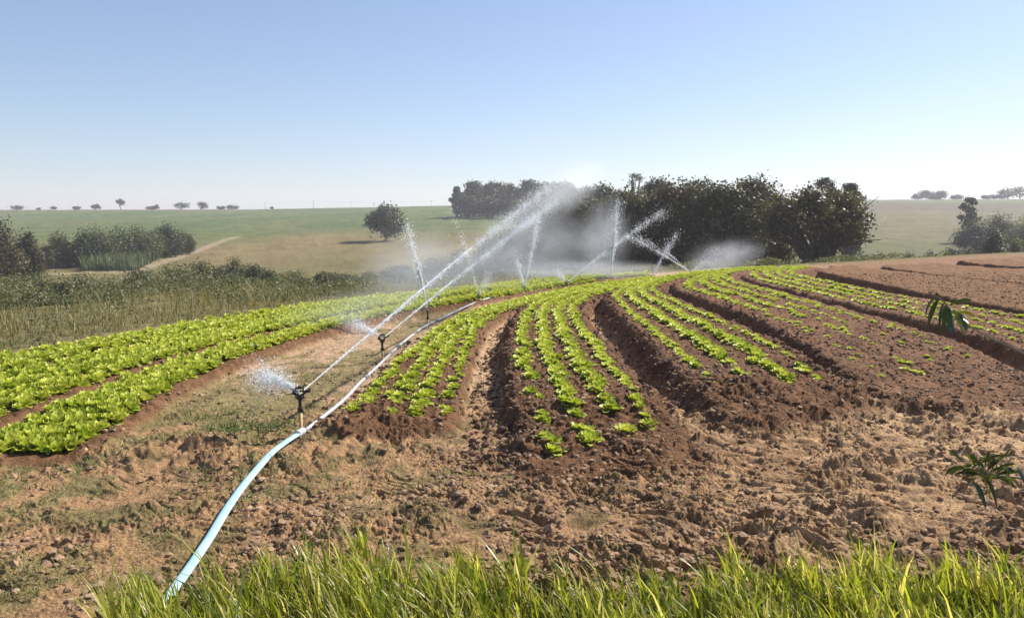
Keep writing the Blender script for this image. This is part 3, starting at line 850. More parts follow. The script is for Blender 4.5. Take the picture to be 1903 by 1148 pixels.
def build_lettuces():
    A = []                                               # (x, y, radius, height factor, bed, row)
    rg = np.random.default_rng(21)
    for b in BEDS:
        if not b.rows: continue
        for ri in range(b.rows):
            f = ri / (b.rows - 1)
            if b.key in 'ABC': f = 0.03 + 0.94 * f
            line = b.L * (1 - f) + b.R * f
            ln = np.linalg.norm(np.diff(line, axis=0), axis=1).sum()
            sp = {'2': .11, '3': .11, '4': .115, '5': .09, '6': .105, 'A': .10, 'B': .105, 'C': .105}[b.key]
            P = resample(line, int(ln / sp))
            t = np.linspace(0, 1, len(P)); s = t * ln
            rad = {'2': .098, '3': .108, '4': .108, '5': .07, '6': .075, 'A': .098, 'B': .10, 'C': .10}[b.key]
            for i, (x, y) in enumerate(P):
                g = noise(np.array([s[i] * .9 + ri * 9.1]), np.array([ord(b.key) * 3.3]), 5)[0]
                keep, k = 1.0, 1.0
                if b.key == '3':
                    if s[i] < 1.3: keep = .6 if g > -.3 else 0.15
                    if ri in (0, 3): k = .85
                elif b.key == '2':
                    k = .95 + .1 * (s[i] > 3)
                    if s[i] < 2.5: keep = .8
                    if ri == 3: k *= .85; keep *= .85 if s[i] < 3 else 1
                elif b.key == '4':
                    k = .72 if ri in (0, 3) else 1.05
                    if s[i] < 1.2: keep = .6
                    if ri == 3 and s[i] < 5: keep = .7
                elif b.key == '5':
                    u = ss(1.0, 9.0, np.array(s[i])).item()
                    k = .75 + .5 * u; keep = (.38 + .7 * u) if ri != 1 else .45 + .5 * u
                    if ri == 1: k += .2
                    if ri == 2 and s[i] < 5: keep *= .5
                elif b.key == '6':
                    u = ss(2.0, 12, np.array(s[i])).item()
                    k = .95 + .25 * u; keep = .55 + .5 * u
                if rg.random() > keep or (g < -.62 and b.key in '2345'): continue
                j = .03 if b.key != '5' else .05
                A.append((x + rg.normal(0, j), y + rg.normal(0, j), rad * k * rg.uniform(.8, 1.2), {'A': 1.5, 'B': 1.45, 'C': 1.45}.get(b.key, 1.1) * rg.uniform(.85, 1.2), b.key, ri))
    X = np.array([a[0] for a in A]); Y = np.array([a[1] for a in A]); R = np.array([a[2] for a in A]); HF = np.array([a[3] for a in A])
    Z = .5 * gs(X, Y) + .5 * gz(X, Y) - .008
    u, v, d = project(np.stack([X, Y, Z + .08], -1))
    inside = (u > -8) & (u < 1911) & (v < 1148)
    score = np.where(inside, R / d, -1)
    big = set(np.argsort(-score)[:300].tolist())
    BN = {'2': "pipe-side bed", '3': "central bed", '4': "fully planted right bed", '5': "sparse seedling bed", '6': "last seedling bed",
          'A': "front dense bed", 'B': "middle dense bed", 'C': "back dense bed"}
    GN = {'2': "lettuces in the bed beside the white pipe", '3': "lettuces in the central bed", '4': "lettuces in the bed right of the central bed", '5': "seedlings in the sparse bed", '6': "seedlings in the bed by the bare soil",
          'A': "lettuces in the dense bed nearest the grassy strip", 'B': "lettuces in the middle dense bed", 'C': "lettuces in the dense bed beside the dry grass"}
    count = {}
    protos = []
    for q in range(6):
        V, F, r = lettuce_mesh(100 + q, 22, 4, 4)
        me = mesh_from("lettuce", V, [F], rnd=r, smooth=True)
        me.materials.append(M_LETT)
        protos.append(me)
    parts = []
    lod1 = [lettuce_mesh(200 + q, 15, 3, 2) for q in range(4)]
    lod2 = [lettuce_mesh(300 + q, 11, 2, 2) for q in range(4)]
    rest = {}
    first = True
    for i, a in enumerate(A):
        key = (a[4], a[5])
        if inside[i]: count[key] = count.get(key, 0) + 1
        if i in big:
            o = add("lettuce", protos[rg.integers(6)])
            o.location = (X[i], Y[i], Z[i]); o.scale = (R[i], R[i], R[i] * HF[i]); o.rotation_euler = (rg.normal(0, .1), rg.normal(0, .1), rg.random() * 6.28)
            side = "grassy strip" if a[4] in 'ABC' else "pipe"
            tag(o, f"{ordinal(count[key])} lettuce from the near end, {ordinal(a[5] + 1)} row from {side}, {BN[a[4]]}", "lettuce", GN[a[4]])
        elif d[i] > 0:
            if -250 < u[i] < 2150:
                rest.setdefault((0 if d[i] < 14 else 1, rg.integers(4)), []).append(i)
    for (lod, q), ids in rest.items():
        V, F, r = (lod1, lod2)[lod][q]
        ids = np.array(ids)
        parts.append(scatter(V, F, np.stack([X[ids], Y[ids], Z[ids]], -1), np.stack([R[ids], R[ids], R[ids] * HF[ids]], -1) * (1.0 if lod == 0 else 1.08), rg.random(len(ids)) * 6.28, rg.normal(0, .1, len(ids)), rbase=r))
    V, F, r = merge(parts)
    tag(add("lettuce_rows", mesh_from("lettuce_rows", V, [F], rnd=r, smooth=True), M_LETT), "remaining small lettuces of the curving rows farther down the beds", "lettuces", kind="stuff")
    print("lettuces", len(A), "inside", int(inside.sum()))
build_lettuces()

# ------------------------------------------------------------------ trees and bushes
def crown_leaves(rg, lobes, n, size, stray=.24, shell=0.45):
    """lobes: (centre, radii) ; leaves strewn through each lobe, denser to its outside"""
    w = np.array([l[1][0] * l[1][1] + l[1][0] * l[1][2] for l in lobes]); w = w / w.sum()
    pick = rg.choice(len(lobes), n, p=w)
    C = np.array([l[0] for l in lobes])[pick]; Rr = np.array([l[1] for l in lobes])[pick]
    dv = rg.normal(0, 1, (n, 3)); dv /= np.linalg.norm(dv, axis=1)[:, None]
    rad = rg.random(n) ** shell * (1 + stray * rg.normal(0, 1, n))
    P = C + dv * Rr * rad[:, None]
    nrm = dv + rg.normal(0, .7, (n, 3)); nrm[:, 2] += .3
    nrm /= np.linalg.norm(nrm, axis=1)[:, None]
    ref = rg.normal(0, 1, (n, 3))
    A = np.cross(nrm, ref); A /= np.linalg.norm(A, axis=1)[:, None] + 1e-9
    Bv = np.cross(nrm, A)
    s = size * (.6 + .8 * rg.random(n))[:, None]
    V = np.stack([P - A * s, P - Bv * s * .5, P + A * s, P + Bv * s * .5], 1).reshape(-1, 3)
    F = np.arange(n * 4).reshape(n, 4)
    lr = rg.random(len(lobes))
    R = np.clip(.28 + .6 * (lr[pick] - .4) + .4 * (rg.random(n) - .35), 0, 1)
    return V, F, np.repeat(R, 4)

def make_tree(name, label, cat, group, px, hw, top, Y, mat, seed, n=3000, leaf=.16, trunk=.3, limbs=7, shell=.45, part_trunk=True, sink=0.1, fan=False, lobe=.42):
    rg = np.random.default_rng(seed)
    p = at_depth(px, 400, Y)
    zb = float(macro(np.array([p[0]]), np.array([Y]))[0][0])
    zt = at_depth(px, top, Y)[2]
    H = max(zt - zb, .5); R = hw * Y / F_PX
    root = tag(add(name, None, None, None, (p[0], Y, zb)), label, cat, group)
    mb = MB()
    th = H * trunk
    lobes = []
    r0 = max(.035 * H, .02) * (1.25 if fan else 1)
    nst = 3 if fan else 1
    for s_ in range(nst):
        bx = rg.normal(0, .1 * R, 2) if fan else np.zeros(2)
        tp = np.array([bx[0] * 2, bx[1] * 2, th])
        mb.tube(np.array([[bx[0], bx[1], -sink], [bx[0] + rg.normal(0, .03 * R), bx[1], th * .5], tp]), [r0 * (1 if nst == 1 else .7), r0 * .75, r0 * .6], 7)
        for i in range(limbs):
            az = i * 2.4 + rg.normal(0, .5)
            q = (i + rg.random()) / limbs
            el_ = math.asin(min((-.05 + 1.0 * q) if fan else (-.55 + 1.5 * q), .97))
            az_ = (H - th * .6) / 2; cz_ = H - az_
            out_ = R * (1 - lobe * .75) * math.cos(el_) * (.8 + .25 * rg.random())
            zc = cz_ + (az_ - R * lobe * .75) * math.sin(el_) + .02 * H * rg.normal()
            c = np.array([math.cos(az) * out_, math.sin(az) * out_, zc])
            mid = tp * .5 + c * .5 + np.array([0, 0, .08 * H * (1 if fan else .3)])
            mb.tube(np.array([tp - [0, 0, th * .2 * rg.random()], mid, c, c + (c - mid) * .2 * np.array([1, 1, .3])]), [r0 * .5, r0 * .32, r0 * .14, r0 * .06], 5, False)
            for k in range(2 if fan else 1):
                e_ = c + rg.normal(0, .22 * R, 3); e_[2] = min(e_[2], H - .15 * R)
                mb.tube(np.array([mid, (mid + e_) / 2 + rg.normal(0, .05 * R, 3), e_]), [r0 * .25, r0 * .16, r0 * .06], 4, False)
            rr = R * lobe * (.75 + .5 * rg.random())
            c[2] = min(c[2], H - rr * .7)
            lobes.append((c, np.array([rr, rr, rr * .75])))
    lobes.append((np.array([0, 0, H - R * .36]), np.array([R * .42, R * .42, R * .34])))
    if not fan:
        lobes.append((np.array([.12 * R, 0, th * .6 + (H - th) * .36]), np.array([R * .74, R * .7, (H - th) * .38])))
    if part_trunk:
        mb.build("trunk", M_BARK, root)
    V, F, r = crown_leaves(rg, lobes, n, leaf, shell=shell)
    V[:, 2] = np.maximum(V[:, 2], .02)
    add("crown", mesh_from("crown", V, [F], rnd=r), mat, root)
    return root

def make_bush(name, label, cat, group, px, hw, top, Y, mat, seed, n=1500, leaf=.12, nl=7):
    rg = np.random.default_rng(seed)
    p = at_depth(px, 400, Y)
    zb = float(macro(np.array([p[0]]), np.array([Y]))[0][0])
    H = max(at_depth(px, top, Y)[2] - zb, .6); R = hw * Y / F_PX
    lobes = []
    for i in range(nl):
        a = rg.random() * 6.28; q = rg.random() ** .5 * .65
        h = H * (.5 + .5 * rg.random()) * (1 - .35 * q)
        rr = R * (.32 + .25 * rg.random())
        lobes.append((np.array([math.cos(a) * R * q, math.sin(a) * R * q, h * .55]), np.array([rr, rr, h * .5])))
    lobes.append((np.array([rg.normal(0, .15 * R), 0, H * .62]), np.array([R * .45, R * .45, H * .38])))
    V, F, r = crown_leaves(rg, lobes, n, leaf, stray=.12, shell=.6)
    V[:, 2] = np.maximum(V[:, 2], -.05)
    me = mesh_from(name, V, [F], rnd=r)
    return tag(add(name, me, mat, None, (p[0], Y, zb)), label, cat, group)

GW, GT, GB, GH = "trees of the near wood", "trees of the distant wood on the hill", "bushes in the valley", "small trees on the skyline"
near_wood = [
    (1512, 108, 336, 47, M_CROWN_DARK, "open crowned tree with bare fanned limbs at the right end of the wood", 3),
    (1412, 80, 325, 54, M_CROWN_DARK, "tall brownish tree with ragged top beside the fan limbed tree", 3),
    (1345, 92, 336, 53, M_CROWN_OLIVE, "broad olive brown tree behind the right hand water spray", 2),
    (1256, 88, 329, 56, M_CROWN_DARK, "dark rounded tree behind the two crossing water jets", 2),
    (1172, 80, 346, 58, M_CROWN_OLIVE, "olive tree directly behind the upright water jet", 2),
    (1092, 84, 354, 62, M_CROWN_DARK, "dark tree veiled by mist left of the upright jet", 2),
    (1010, 78, 378, 66, M_CROWN_GREEN, "lower dark tree behind the ends of the two long jets", 2),
    (945, 58, 425, 68, M_CROWN_GREEN, "lowest tree at the misty left end of the near wood", 2)]
for i, (px, hw, top, Y, mt, lb, k) in enumerate(near_wood):
    make_tree("tree", lb, "tree", GW, px, hw, top, Y, mt, 500 + i, 17000 if i else 9000, .12, .10 if i else .16, 26 if i else 13, .42 if i else .5, fan=i < 1, lobe=.30 if i else .27)
back_wood = [
    (1580, 26, 340, 82, M_CROWN_GREEN, "slim grey green tree peeping out at the right edge of the wood"),
    (1535, 36, 331, 88, M_CROWN_GREEN, "grey green crown rising behind the fan limbed tree"),
    (1395, 60, 336, 76, M_CROWN_DARK, "dark crown filling the gap behind the ragged topped tree"),
    (1300, 60, 328, 78, M_CROWN_GREEN, "crown behind the dark tree at the crossing jets"),
    (1222, 46, 327, 84, M_CROWN_GREEN, "rounded crown right of the pale domed tree"),
    (1180, 27, 318, 112, M_CROWN_MID, "pale domed see-through tree standing highest above the wood"),
    (1118, 46, 338, 94, M_CROWN_GREEN, "grey green crown left of the pale domed tree"),
    (1060, 44, 341, 120, M_CROWN_GREEN, "hazy crown behind the mist at the tip of the long jets")]
for i, (px, hw, top, Y, mt, lb) in enumerate(back_wood):
    make_tree("tree", lb, "tree", GW, px, hw, top, Y, mt, 530 + i, 8000 if i != 5 else 2000, .16, .15, 18, .42, lobe=.32)
far_wood = [(850, 13, 346, 268, "small round tree at the left tip of the distant wood"), (880, 27, 334, 275, "second tree from the left tip of the distant wood, tall and lobed"),
            (915, 28, 335, 280, "flat topped tree of the distant wood left of the notch"), (944, 26, 339, 285, "sloping crown just left of the notch in the distant wood"),
            (984, 30, 333, 290, "tall hazy tree just right of the notch in the distant wood"), (1022, 30, 336, 290, "hazy tree of the distant wood above the long jets"),
            (1052, 28, 335, 295, "faint tree of the distant wood behind the mist tip"), (868, 26, 362, 262, "low dark shrubby tree at the foot of the distant wood's left tip"),
            (905, 32, 364, 262, "low dark tree at the front middle of the distant wood"), (950, 34, 368, 258, "low dark tree in front of the distant wood's notch"),
            (995, 34, 372, 250, "low misty tree at the front of the distant wood near the jets"), (1090, 30, 345, 280, "misty distant crown between the wood and the upright jet")]
for i, (px, hw, top, Y, lb) in enumerate(far_wood):
    make_tree("tree", lb, "tree", GT, px, hw, top, Y, M_CROWN_GREEN, 560 + i, 3200, .5, .05, 14, .45, sink=.5, lobe=.4)
make_tree("tree", "lone round crowned tree casting shade on the open hillside", "tree", None, 717, 38, 375, 150, M_CROWN_GREEN, 604, 4200, .27, .07, 10, .5, lobe=.42)
make_tree("tree", "leaning tree with bare lower trunk above the right hand thicket", "tree", None, 1800, 20, 364, 130, M_CROWN_GREEN, 601, 1100, .3, .42, 6, .5)

left_clump = [(0, 52, 400, 80, "tallest dark bush cut by the left frame edge"), (46, 30, 424, 82, "dark bush just right of the bush at the frame edge"),
              (96, 42, 428, 96, "rounded bush at the left end of the hillside thicket"), (140, 44, 420, 98, "second bush of the hillside thicket, above the cane"),
              (178, 42, 415, 101, "third bush of the hillside thicket with darkest crown"), (220, 46, 418, 104, "middle bush of the hillside thicket"),
              (264, 44, 415, 108, "broad bush of the hillside thicket above the farm track"), (304, 42, 411, 113, "highest bush of the hillside thicket near its right end"), (336, 28, 424, 118, "last small bush at the right end of the hillside thicket")]
for i, (px, hw, top, Y, lb) in enumerate(left_clump):
    make_bush("bush", lb, "bush", "bushes of the hillside thicket", px, hw, top, Y, (M_CROWN_MID, M_CROWN_GREEN)[i % 2] if i > 1 else M_CROWN_DARK, 610 + i, 9000, .15, 11)
valley = [(-20, 75, 500, 40), (30, 60, 508, 36), (70, 65, 500, 44), (110, 58, 515, 38), (155, 62, 503, 46), (195, 58, 512, 40), (240, 60, 494, 48), (275, 52, 505, 42), (315, 62, 484, 52),
          (362, 58, 480, 54), (405, 50, 491, 48), (432, 44, 474, 58), (470, 42, 486, 56), (505, 44, 499, 54), (548, 46, 501, 58), (590, 44, 503, 60), (640, 48, 505, 60), (690, 48, 502, 64),
          (742, 52, 490, 66), (800, 48, 474, 68), (852, 50, 462, 70), (900, 46, 464, 70),
          (-10, 58, 532, 27), (55, 50, 540, 25), (120, 56, 536, 27), (185, 50, 540, 27), (245, 52, 526, 30), (305, 50, 522, 32), (365, 48, 512, 36), (425, 46, 508, 39), (480, 40, 512, 42), (560, 40, 515, 46), (630, 42, 516, 50)]
VL = ["olive bush at the left frame edge below the tallest dark bush", "low olive bush in front near the left frame edge", "rounded bush behind the low olive bush", "low dark bush at the front of the valley thicket",
      "bush below the dark bushes of the hillside thicket", "low front bush beside the dry grass", "pale green bush below the cane", "low bush between the cane and the dry grass", "big dark bush right of the farm track",
      "broad grey green bush beside the big dark bush", "low bush in front of the broad grey green bush", "tallest bush where the valley meets the straw hillside", "small bush right of the tallest valley bush",
      "small olive bush standing alone before the straw slope", "low hedge-like bush below the straw slope", "low grey bush left of the lone tree", "grey bush below and left of the lone tree", "misty bush straight below the lone tree",
      "misty bush behind the nearest hillside jet", "hazy dark bush right of the slanting jet", "dark hazy bush behind the crossing of the long jets", "dark hazy bush at the left foot of the near wood",
      "nearest shrub above the dry grass at the left frame edge", "second shrub from the frame edge along the dry grass", "third shrub from the frame edge along the dry grass", "fourth shrub from the frame edge along the dry grass", "fifth shrub along the dry grass, before the big dark bush",
      "sixth shrub along the dry grass, below the farm track", "seventh shrub along the dry grass", "eighth shrub along the dry grass, under the tallest valley bush", "ninth shrub along the dry grass", "tenth shrub along the dry grass, left of the lone tree", "last shrub along the dry grass, below the lone tree"]
for i, (px, hw, top, Y) in enumerate(valley):
    make_bush("bush", VL[i], "bush", GB, px, hw, top, Y, (M_CROWN_GREEN, M_CROWN_MID, M_CROWN_MID)[i % 3], 650 + i, 11000, .028 + .0009 * Y)
for i, (px, hw, top, Y, mt, lb) in enumerate([
        (1812, 44, 403, 112, M_CROWN_GREEN, "grey green bush under the leaning tree"), (1858, 52, 391, 116, M_CROWN_GREEN, "tallest grey green bush behind the black rounded bush"), (1908, 52, 396, 110, M_CROWN_MID, "bush cut by the right frame edge"),
        (1852, 38, 419, 60, M_CROWN_GREEN, "nearly black rounded bush above the bare red soil"), (1895, 26, 436, 66, M_CROWN_MID, "olive bush beside the black bush at the frame edge"),
        (1640, 28, 470, 62, M_CROWN_MID, "low bush at the right foot of the near wood"), (1688, 28, 467, 66, M_CROWN_GREEN, "second low bush along the crest of bare soil"), (1738, 24, 464, 70, M_CROWN_MID, "third low bush along the crest of bare soil"),
        (1776, 26, 459, 70, M_CROWN_GREEN, "fourth low bush, left of the black rounded bush"), (1806, 20, 457, 66, M_CROWN_MID, "low bush touching the black rounded bush")]):
    make_bush("bush", lb, "bush", "bushes beyond the bare soil", px, hw, top, Y, mt, 690 + i, 16000, .085 if Y < 100 else .12, 10)

sky_trees = [(32, 13, 381, "low dark spreading tree, first on the left skyline"), (72, 5, 386, "tiny shrubby tree right of the first skyline tree"), (101, 6, 383, "small flat skyline tree"), (143, 7, 383, "small ragged skyline tree before the pair of saplings"),
             (178, 9, 379, "twin topped skyline tree left of the tall thin one"), (225, 9, 369, "tall thin stemmed tree with a split crown on the skyline"), (281, 9, 383, "low dark skyline bushy tree"), (292, 6, 379, "small dark skyline tree beside the low bushy one"),
             (338, 14, 374, "open spreading tree, highest left of the pale yard"), (376, 12, 374, "dense tree beside the pale end of the red soil strip"), (412, 9, 383, "low skyline tree left of the dark block"), (432, 13, 380, "dark block-like tree before the power poles"), (506, 4, 384, "tiny dark tree near the power poles")]
for i, (px, hw, top, lb) in enumerate(sky_trees):
    make_tree("tree", lb, "tree", GH, px, hw, top, 446, M_CROWN_GREEN, 710 + i, 420 if hw > 6 else 200, .45, .65 if i == 5 else .04, 7, .5, sink=.6)
sky_right = [(1703, 9, 361, "low tree at the left end of the right skyline group"), (1719, 12, 352, "tall round tree of the right skyline group"), (1746, 12, 352, "second tall tree of the right skyline group"), (1733, 12, 362, "low tree filling between the two tall skyline trees"),
             (1775, 11, 362, "small skyline tree left of the leaning tree"), (1830, 8, 362, "small skyline tree right of the leaning tree"), (1843, 6, 362, "smallest skyline tree before the dark right group"), (1870, 15, 347, "tall dark skyline tree near the right frame edge"), (1893, 18, 343, "tallest skyline tree at the right frame edge"), (1858, 9, 361, "low tree at the foot of the dark right skyline group")]
for i, (px, hw, top, lb) in enumerate(sky_right):
    make_tree("tree", lb, "tree", "trees on the right skyline", px, hw * 1.15, top, 448, M_CROWN_GREEN, 740 + i, 700, .5, .05, 8, .5, sink=.6, lobe=.5)

# ------------------------------------------------------------------ power line
tops = []
for i, (px, top) in enumerate([(493, 376), (583, 372), (653, 374), (802, 372)]):
    Y = 452
    p = at_depth(px, 400, Y); zb = float(macro(np.array([p[0]]), np.array([float(Y)]))[0][0]); H = at_depth(px, top, Y)[2] - zb
    r_ = tag(add("utility_pole", None, None, None, (p[0], Y, zb)), ["thin grey power pole, first on the left along the skyline", "tallest grey power pole on the skyline left of the lone tree", "faint power pole between the tallest pole and the lone tree", "faint power pole just left of the distant wood"][i], "utility pole", "power poles on the skyline")
    mb = MB(); mb.tube([[0, 0, -.3], [0, 0, H]], [.13 if i == 1 else .08, .08 if i == 1 else .06], 6); mb.build("pole", M_POLE, r_)
    mb = MB(); mb.box((0, 0, H - .4), (1.5, .1, .12)); mb.build("crossarm", M_POLE, r_)
    tops.append(np.array([p[0], Y, zb + H - .3]))
mb = MB()
for a, b in zip(tops[:-1], tops[1:]):
    t = np.linspace(0, 1, 12)[:, None]
    P = a * (1 - t) + b * t; P[:, 2] -= 1.2 * (4 * t * (1 - t))[:, 0] * .5
    mb.tube(P, .018, 4)
tag(mb.build("power_cable", M_GREY), "thin power cable strung between the skyline poles", "cable")

# ------------------------------------------------------------------ sprinklers, pipes
SP = [(560, 818, .50), (711, 667, .36), (795, 602, .33), (890, 566, .27), (974, 550, .26), (1053, 540, .28), (1134, 529, .25), (1212, 521, .20), (1283, 514, .20)]
SLAB = ["nearest sprinkler with tan riser where the blue hose meets the white pipe", "second sprinkler from the hose, beside the white pipe", "third sprinkler from the hose with a tall slanting jet", "fourth sprinkler from the hose at the dense bed's edge",
        "fifth sprinkler from the hose amid the lettuce", "sixth sprinkler from the hose, with a long slanting jet", "seventh sprinkler from the hose under the upright jet", "eighth sprinkler from the hose with a short slanting jet", "ninth and farthest sprinkler from the hose, on the crest"]
def make_sprinkler():
    root = add("sprinkler", None)
    mb = MB(); mb.tube([[0, 0, -.35], [0, 0, .27]], .017, 10); mb.build("riser", M_RISER, root, smooth=True)
    mb = MB(); mb.tube([[0, 0, .262], [0, 0, .30], [0, 0, .304], [0, 0, .375]], [.025, .025, .015, .015], 10); mb.build("coupler", M_BLACK, root)
    mb = MB()
    mb.tube([[0, 0, .372], [0, 0, .395]], [.022, .026], 10)
    mb.tube([[-.032, 0, .39], [-.036, 0, .44], [-.03, 0, .478]], .007, 6); mb.tube([[.032, 0, .39], [.036, 0, .44], [.03, 0, .478]], .007, 6)
    mb.box((0, 0, .392), (.075, .022, .014)); mb.box((0, 0, .482), (.075, .022, .014)); mb.tube([[0, 0, .47], [0, 0, .50]], [.012, .009], 8)
    mb.build("head", M_BLACK, root)
    mb = MB(); mb.tube([[0, 0, .40], [-.02, 0, .418], [-.066, 0, .432]], [.013, .012, .008], 8); mb.tube([[0, 0, .405], [.03, .01, .42], [.075, .02, .446]], [.012, .010, .007], 8); mb.build("nozzle", M_BLACK, root)
    mb = MB(); mb.tube([[0, -.012, .45], [.05, -.014, .452], [.085, -.012, .462]], [.008, .007, .006], 6); mb.box((.088, -.012, .462), (.014, .02, .03)); mb.box((-.05, -.012, .45), (.022, .012, .022)); mb.build("hammer_arm", M_BLACK, root)
    return root
proto = make_sprinkler()
NOZ = []
for i, (px, py, hh) in enumerate(SP):
    c = G(px, py)
    z = gz(c[0], c[1]) if i > 2 else 0.0
    if i == 0: o = proto
    else:
        o = proto.copy(); COL.objects.link(o)
        for ch in proto.children:
            k = ch.copy(); COL.objects.link(k); k.parent = o
    zt = EYE - (EYE - 0) * 0 - 0
    base = float(macro(np.array([c[0]]), np.array([c[1]]))[0][0])
    o.location = (c[0], c[1], base + hh - .5)
    o.rotation_euler = (0, 0, [.25, .5, 1.4, .9, 2.0, .5, 1.3, .8, 2.4][i])
    tag(o, SLAB[i], "sprinkler", "sprinklers along the pipe")
    NOZ.append(np.array([c[0], c[1], base + hh - .07]))

def lay(pxs, lift, z0=0.0, n=60):
    P = smooth_line(G([p[0] for p in pxs], [p[1] for p in pxs], z0), n)
    P3 = [gs(P[:, 0] + dx, P[:, 1] + dy) for dx in (-.03, 0, .03) for dy in (-.04, 0, .04)]
    z = np.max(P3, 0)
    z = np.max([np.pad(z, 2, mode='edge')[q:q + len(z)] for q in range(5)], 0)
    k = np.ones(15) / 15
    z = np.convolve(np.pad(z, 7, mode='edge'), k, 'valid')
    return np.column_stack([P, z + lift])
hose = lay([(305, 1135), (328, 1100), (345, 1075), (375, 1030), (420, 965), (455, 918), (490, 880), (520, 852), (556, 824)], .02)
root = tag(add("hose", None), "pale blue flat hose running from the grass to the nearest sprinkler", "hose")
mb = MB(); mb.tube(hose, .031, 14, True, .42); mb.build("tube", M_BLUE, root, smooth=True)
mb = MB(); e = hose[-1] - hose[-4]; e /= np.linalg.norm(e); mb.tube(np.array([hose[-1] - e * .03, hose[-1] + e * .09]), .033, 10); mb.build("end_fitting", M_WHITE, root)
pipe = lay([(566, 816), (594, 792), (640, 748), (668, 712), (690, 690), (712, 668), (740, 642), (770, 618), (800, 600), (850, 580), (890, 567), (950, 553)], .0)
root = tag(add("irrigation_pipe", None), "white irrigation pipe lying beside the lettuce bed under the sprinklers", "pipe")
mb = MB(); mb.tube(pipe, .019, 12); mb.build("tube", M_WHITE, root, smooth=True)
for q in (13, 24, 38):
    e = pipe[q + 1] - pipe[q]; e /= np.linalg.norm(e)
    mb = MB(); mb.tube(np.array([pipe[q] - e * .07, pipe[q] + e * .07]), .032, 10); mb.build("coupling", M_GREY, root)

# ------------------------------------------------------------------ water jets: droplets and drifting mist
OV = np.array([[1, 0, 0], [-1, 0, 0], [0, 1, 0], [0, -1, 0], [0, 0, 1], [0, 0, -1]], float)
OF = np.array([[0, 2, 4], [2, 1, 4], [1, 3, 4], [3, 0, 4], [2, 0, 5], [1, 2, 5], [3, 1, 5], [0, 3, 5]])
def jet(si, px, py, Y, label, n=1500, spread=.10, sag=.15, size=.009, core=.35, power=1.0, start=0.0, seed=0, off=(0, 0, 0)):
    rg = np.random.default_rng(900 + seed)
    n = int(n * 2.6); a = NOZ[si] + np.array(off); b = at_depth(px, py, Y)
    L = np.linalg.norm(b - a)
    mb_parts = []
    t = start + (1 - start) * rg.random(n) ** power
    cl = np.array(noise(t * L * 2.3, t * 0 + seed * 3.1, 77)) + .6 * np.array(noise(t * L * 7, t * 0 + seed, 78))
    keep = (cl > -.25 + .25 * t) | (rg.random(n) < .25)
    t = t[keep]; n = len(t)
    w = spread * (.05 + t ** 1.4)
    off_ = rg.normal(0, 1, (n, 3)) * w[:, None] * np.where(rg.random(n) < .6, .35, 1.0)[:, None]
    P = a + (b - a) * t[:, None] + off_
    P[:, 2] += sag * 4 * t * (1 - t) - np.abs(rg.normal(0, 1, n)) * w * .6
    P[:, 2] = np.maximum(P[:, 2], .02)
    d = (b - a) / L
    s = size * .55 * (.3 + 1.3 * rg.random(n) ** 2.5)
    q = np.cross(d, [0, 0, 1.]); q /= np.linalg.norm(q); r3 = np.cross(d, q)
    rl = rg.random(n) * 6.28; c_, s_ = np.cos(rl)[:, None], np.sin(rl)[:, None]
    q_, r_ = q * c_ + r3 * s_, r3 * c_ - q * s_
    dj = d + rg.normal(0, .35, (n, 3)); dj /= np.linalg.norm(dj, axis=1)[:, None]
    V = np.einsum('vk,nkc->nvc', OV, np.stack([dj * 3.0, q_, r_], 1)) * s[:, None, None] + P[:, None]
    F = (OF[None] + (np.arange(n) * 6)[:, None, None]).reshape(-1, 3)
    V = V.reshape(-1, 3)
    if core > 0:                                        # unbroken water near the nozzle
        tt = np.linspace(start, start + core, 14)
        c = a + (b - a) * tt[:, None]; c[:, 2] += sag * 4 * tt * (1 - tt)
        m2 = MB(); m2.tube(c, np.linspace(.005, .008, 14) * size / .009, 5)
        v2 = np.vstack(m2.V); q2 = np.vstack(m2.Q) + len(V); t2 = np.vstack(m2.T) + len(V)
        me = mesh_from("water_jet", np.vstack([V, v2]), [np.vstack([F, t2]), q2])
    else:
        me = mesh_from("water_jet", V, [F])
    tag(add("water_jet", me, M_WATER), label, "water jet", "water jets from the sprinklers")

jet(0, 1032, 335, 14.0, "longest white jet, rising from the nearest sprinkler past the lone wood", 6500, .085, .03, .0068, .5, .62, seed=1)
jet(1, 1036, 370, 17.5, "second long jet running just below the longest one", 6500, .09, .03, .0075, .3, .62, seed=2)
jet(2, 755, 410, 13.2, "slanting jet rising left from the third sprinkler toward the lone tree", 2200, .10, .05, .010, .35, seed=3)
jet(0, 474, 690, 6.5, "short fan of spray leaving the nearest sprinkler to the left", 2600, .13, .04, .004, .25, .9, seed=4)
jet(1, 655, 596, 10.2, "short fan of spray leaving the second sprinkler to the left", 1500, .13, .03, .005, .25, .9, seed=5)
jet(3, 843, 392, 17.5, "thin broken jet rising above the fourth sprinkler", 420, .16, .1, .010, .1, seed=6)
jet(3, 912, 500, 16.6, "short feathery spray leaning right from the fourth sprinkler", 900, .2, .03, .006, .15, seed=7)
jet(4, 956, 462, 19.0, "faint jet leaning left from the fifth sprinkler", 700, .2, .05, .008, .2, seed=8)
jet(4, 1003, 392, 20.0, "steep jet leaning right from the fifth sprinkler", 1700, .13, .05, .010, .3, seed=9)
jet(5, 1236, 388, 24.5, "long slanting jet leaning right from the sixth sprinkler", 3200, .15, .06, .010, .45, seed=10)
jet(5, 1036, 503, 20.0, "small spray leaning left from the sixth sprinkler", 500, .16, .02, .006, .1, seed=11)
jet(6, 1148, 366, 22.0, "almost upright jet rising from the seventh sprinkler", 3200, .16, .05, .010, .4, seed=12)
jet(6, 1117, 488, 21.6, "small feathery spray beside the upright jet's foot", 600, .2, .02, .007, .1, seed=13)
